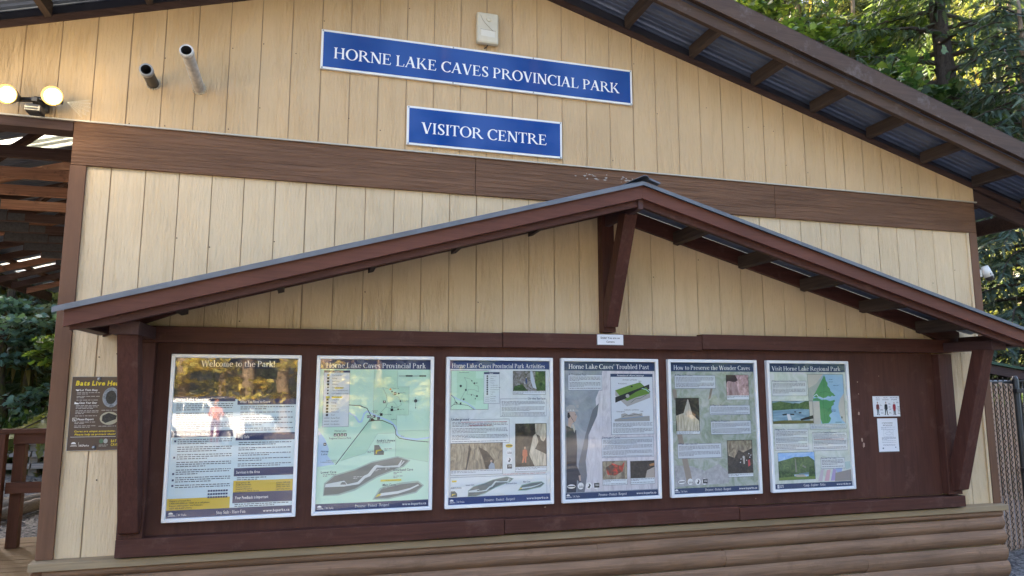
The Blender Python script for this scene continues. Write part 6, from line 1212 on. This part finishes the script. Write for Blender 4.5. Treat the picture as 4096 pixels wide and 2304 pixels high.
# ------------------------------------------------------------------ across the parking area: car and visitor, mirrored in the welcome poster
def car():
    G = -.6; t = thing('parked_car', 'white estate car parked across the lot behind the viewer', 'car', (-3.45, -25.1, G))
    hd = math.atan2(1.36, 1.93); c, s = math.cos(hd), math.sin(hd)
    def T(x, y, z): return (-3.45+x*c-y*s, -25.1+x*s+y*c, G+z)
    PW = flat('white_car_paint', (.75, .76, .76), .2, 0, .5); GLS = flat('dark_car_glass', (.02, .025, .03), .05, 0, .6); TY = flat('tyre_rubber', (.02, .02, .02), .8); RM = flat('alloy_rim', (.45, .46, .47), .3, .7)
    side = [(-2.1, .42), (-2.15, .75), (-2.12, 1.05), (-1.95, 1.12), (-1.72, 1.62), (-1.5, 1.70), (.25, 1.70), (1.02, 1.14), (1.9, 1.02), (2.15, .82), (2.18, .45), (1.9, .30), (-1.95, .30)]
    m = MB(); n = len(side); rows = []
    for y, k, zz in ((-.90, 1, 0), (-.86, .985, .02), (.86, .985, .02), (.90, 1, 0)):
        inn = .16
        rows.append([T(x*k, y*(1 if z < 1.13 else 1-inn*(z-1.13)/.57), z-zz*(1 if z < .5 else -1)*.5) for x, z in side])
    k0 = len(m.v); m.v += [p for r_ in rows for p in r_]
    for j in range(3):
        for i in range(n): m.f.append((k0+j*n+i, k0+j*n+(i+1) % n, k0+(j+1)*n+(i+1) % n, k0+(j+1)*n+i)); m.m.append(0); m.sm.append(False)
    m.poly(rows[0][::-1]); m.poly(rows[-1]); m.build('body', PW, t, .03)
    for sg in (-1, 1):
        for q in ([(-1.62, 1.16), (-1.52, 1.56), (-.85, 1.58), (-.85, 1.16)], [(-.78, 1.16), (-.78, 1.58), (.12, 1.58), (.12, 1.16)], [(.18, 1.16), (.18, 1.56), (.28, 1.56), (.80, 1.16)]):
            m = MB(); m.poly([T(x, sg*(.905-.144*(z-1.13)/.57), z) for x, z in (q if sg < 0 else q[::-1])]); m.build('window', GLS, t)
        for x in (-1.32, 1.35):
            m = MB(); m.lathe(T(x, sg*.70, .34), Vector(T(0, sg, 0))-Vector(T(0, 0, 0)), [(0, .0), (0, .34), (.20, .34), (.22, .31), (.215, .23)], 22); w = m.build('wheel', TY, t)
            m = MB(); m.lathe(T(x, sg*.70, .34), Vector(T(0, sg, 0))-Vector(T(0, 0, 0)), [(.215, .23), (.19, .18), (.215, .06), (.22, 0)], 14); m.build('rim', RM, w)
        m = MB(); m.box(0, .1, 0, .1, 0, .1); m = MB(); m.prism([T(.75, sg*.92, 1.12), T(.95, sg*.92, 1.12), T(.92, sg*.92, 1.28), T(.78, sg*.92, 1.28)], Vector(T(0, sg*.18, 0))-Vector(T(0, 0, 0))); m.build('wing_mirror', PW, t, .02)
        m = MB(); m.prism([T(-2.15, sg*.62, .80), T(-2.15, sg*.88, .80), T(-2.02, sg*.88, 1.15), T(-2.02, sg*.66, 1.15)], Vector(T(-.02, 0, 0))-Vector(T(0, 0, 0))); m.build('tail_light', flat('red_lamp_lens', (.4, .02, .02), .2), t)
        m = MB(); m.prism([T(2.14, sg*.55, .78), T(2.12, sg*.86, .80), T(2.0, sg*.86, .96), T(2.04, sg*.55, .94)], Vector(T(.05, 0, 0))-Vector(T(0, 0, 0))); m.build('headlight', flat('lamp_lens', (.6, .62, .65), .1), t)
    m = MB(); m.poly([T(.30, -.70, 1.66), T(1.0, -.86, 1.18), T(1.0, .86, 1.18), T(.30, .70, 1.66)]); 
    m = MB(); m.prism([T(.30, -.72, 1.675), T(1.0, -.84, 1.165), T(1.0, .84, 1.165), T(.30, .72, 1.675)], Vector(T(.03, 0, .03))-Vector(T(0, 0, 0))); m.build('windscreen', GLS, t)
    m = MB(); m.tube([T(-1.5, -.62, 1.73), T(.1, -.62, 1.74)], .02, 6); m.tube([T(-1.5, .62, 1.73), T(.1, .62, 1.74)], .02, 6); m.build('roof_rack', M_BLACK, t)
car()
def person(px, py, G, face):
    t = thing('person', 'person in an orange top and dark red trousers beside the parked car', 'person', (px, py, G))
    me = bpy.data.meshes.new('body'); J = {'pelvis': (0, 0, .90, .135), 'waist': (0, 0, 1.06, .115), 'chest': (0, 0, 1.28, .135), 'neck': (0, .0, 1.43, .052), 'head': (0, .01, 1.55, .085), 'crown': (0, .01, 1.63, .07)}
    for s, n in ((-1, 'l'), (1, 'r')):
        J.update({n+'hip': (s*.09, 0, .84, .09), n+'knee': (s*.10, .02, .47, .058), n+'ank': (s*.10, 0, .09, .04), n+'toe': (s*.11, .15, .035, .03), n+'sh': (s*.17, 0, 1.36, .058), n+'elb': (s*.24, .03, 1.10, .042), n+'wri': (s*.16, .20, 1.12, .030), n+'palm': (s*.11, .26, 1.15, .026)})
        for f in range(5):
            J[n+'f%d' % f] = (s*(.11-.022*f+.02), .30+.01*(2-abs(f-2)), 1.17-.012*f, .009); J[n+'g%d' % f] = (s*(.10-.022*f+.01), .33+.01*(2-abs(f-2)), 1.15-.012*f, .008)
    names = list(J); E = [('pelvis', 'waist'), ('waist', 'chest'), ('chest', 'neck'), ('neck', 'head'), ('head', 'crown')]
    for n in 'lr': E += [('pelvis', n+'hip'), (n+'hip', n+'knee'), (n+'knee', n+'ank'), (n+'ank', n+'toe'), ('chest', n+'sh'), (n+'sh', n+'elb'), (n+'elb', n+'wri'), (n+'wri', n+'palm')]+[(n+'palm', n+'f%d' % f) for f in range(5)]+[(n+'f%d' % f, n+'g%d' % f) for f in range(5)]
    c, s = math.cos(face), math.sin(face)
    me.from_pydata([(J[k][0]*c-J[k][1]*s, J[k][0]*s+J[k][1]*c, J[k][2]) for k in names], [(names.index(a), names.index(b)) for a, b in E], [])
    o = bpy.data.objects.new('body', me); COL.objects.link(o); o.parent = t
    sk_ = o.modifiers.new('skin', 'SKIN'); o.modifiers.new('round', 'SUBSURF').render_levels = 2; o.modifiers['round'].levels = 2
    for i, k in enumerate(names):
        v = me.skin_vertices[0].data[i]; v.radius = (J[k][3], J[k][3]); v.use_root = (k == 'pelvis')
    m, nt, b = newmat('visitor_skin_and_clothes')
    tc = N(nt, 'ShaderNodeTexCoord'); sp = N(nt, 'ShaderNodeSeparateXYZ'); nt.links.new(tc.outputs['Object'], sp.inputs[0])
    r = ramp(nt, [(0, (.35, .33, .3)), (.06, (.16, .02, .035)), (.56, (.62, .17, .05)), (.87, (.55, .36, .27))], 'CONSTANT')
    dv = N(nt, 'ShaderNodeMath', operation='DIVIDE'); dv.inputs[1].default_value = 1.65; nt.links.new(sp.outputs[2], dv.inputs[0]); nt.links.new(dv.outputs[0], r.inputs[0]); nt.links.new(r.outputs[0], b.inputs['Base Color']); b.inputs['Roughness'].default_value = .7
    me.materials.append(m)
    h = MB(); h.smooth = True; C0 = Vector((px, py, G)); f = Vector((-s, c, 0))
    h.lathe(C0+Vector((0, 0, 1.69))-f*.015, (0, 0, -1), [(0, 0), (.015, .06), (.06, .093), (.13, .092), (.24, .075), (.27, .03)], 14); h.build('hair', flat('auburn_hair', (.35, .13, .04), .5), t)
    fc = MB(); rgt = Vector((c, s, 0))
    for sg in (-1, 1): fc.lathe(C0+Vector((0, 0, 1.575))+rgt*.03*sg+f*.088, f, [(0, .011), (.006, .006), (.007, 0)], 8)
    fc.lathe(C0+Vector((0, 0, 1.545))+f*.085, f, [(0, .014), (.02, .008), (.025, 0)], 8); fc.lathe(C0+Vector((0, 0, 1.505))+f*.08, f, [(0, .022), (.006, .01), (.007, 0)], 8); fc.build('face_features', flat('face_shade', (.22, .11, .08), .6), t)
person(-3.2, -23.2, -.6, R(0))
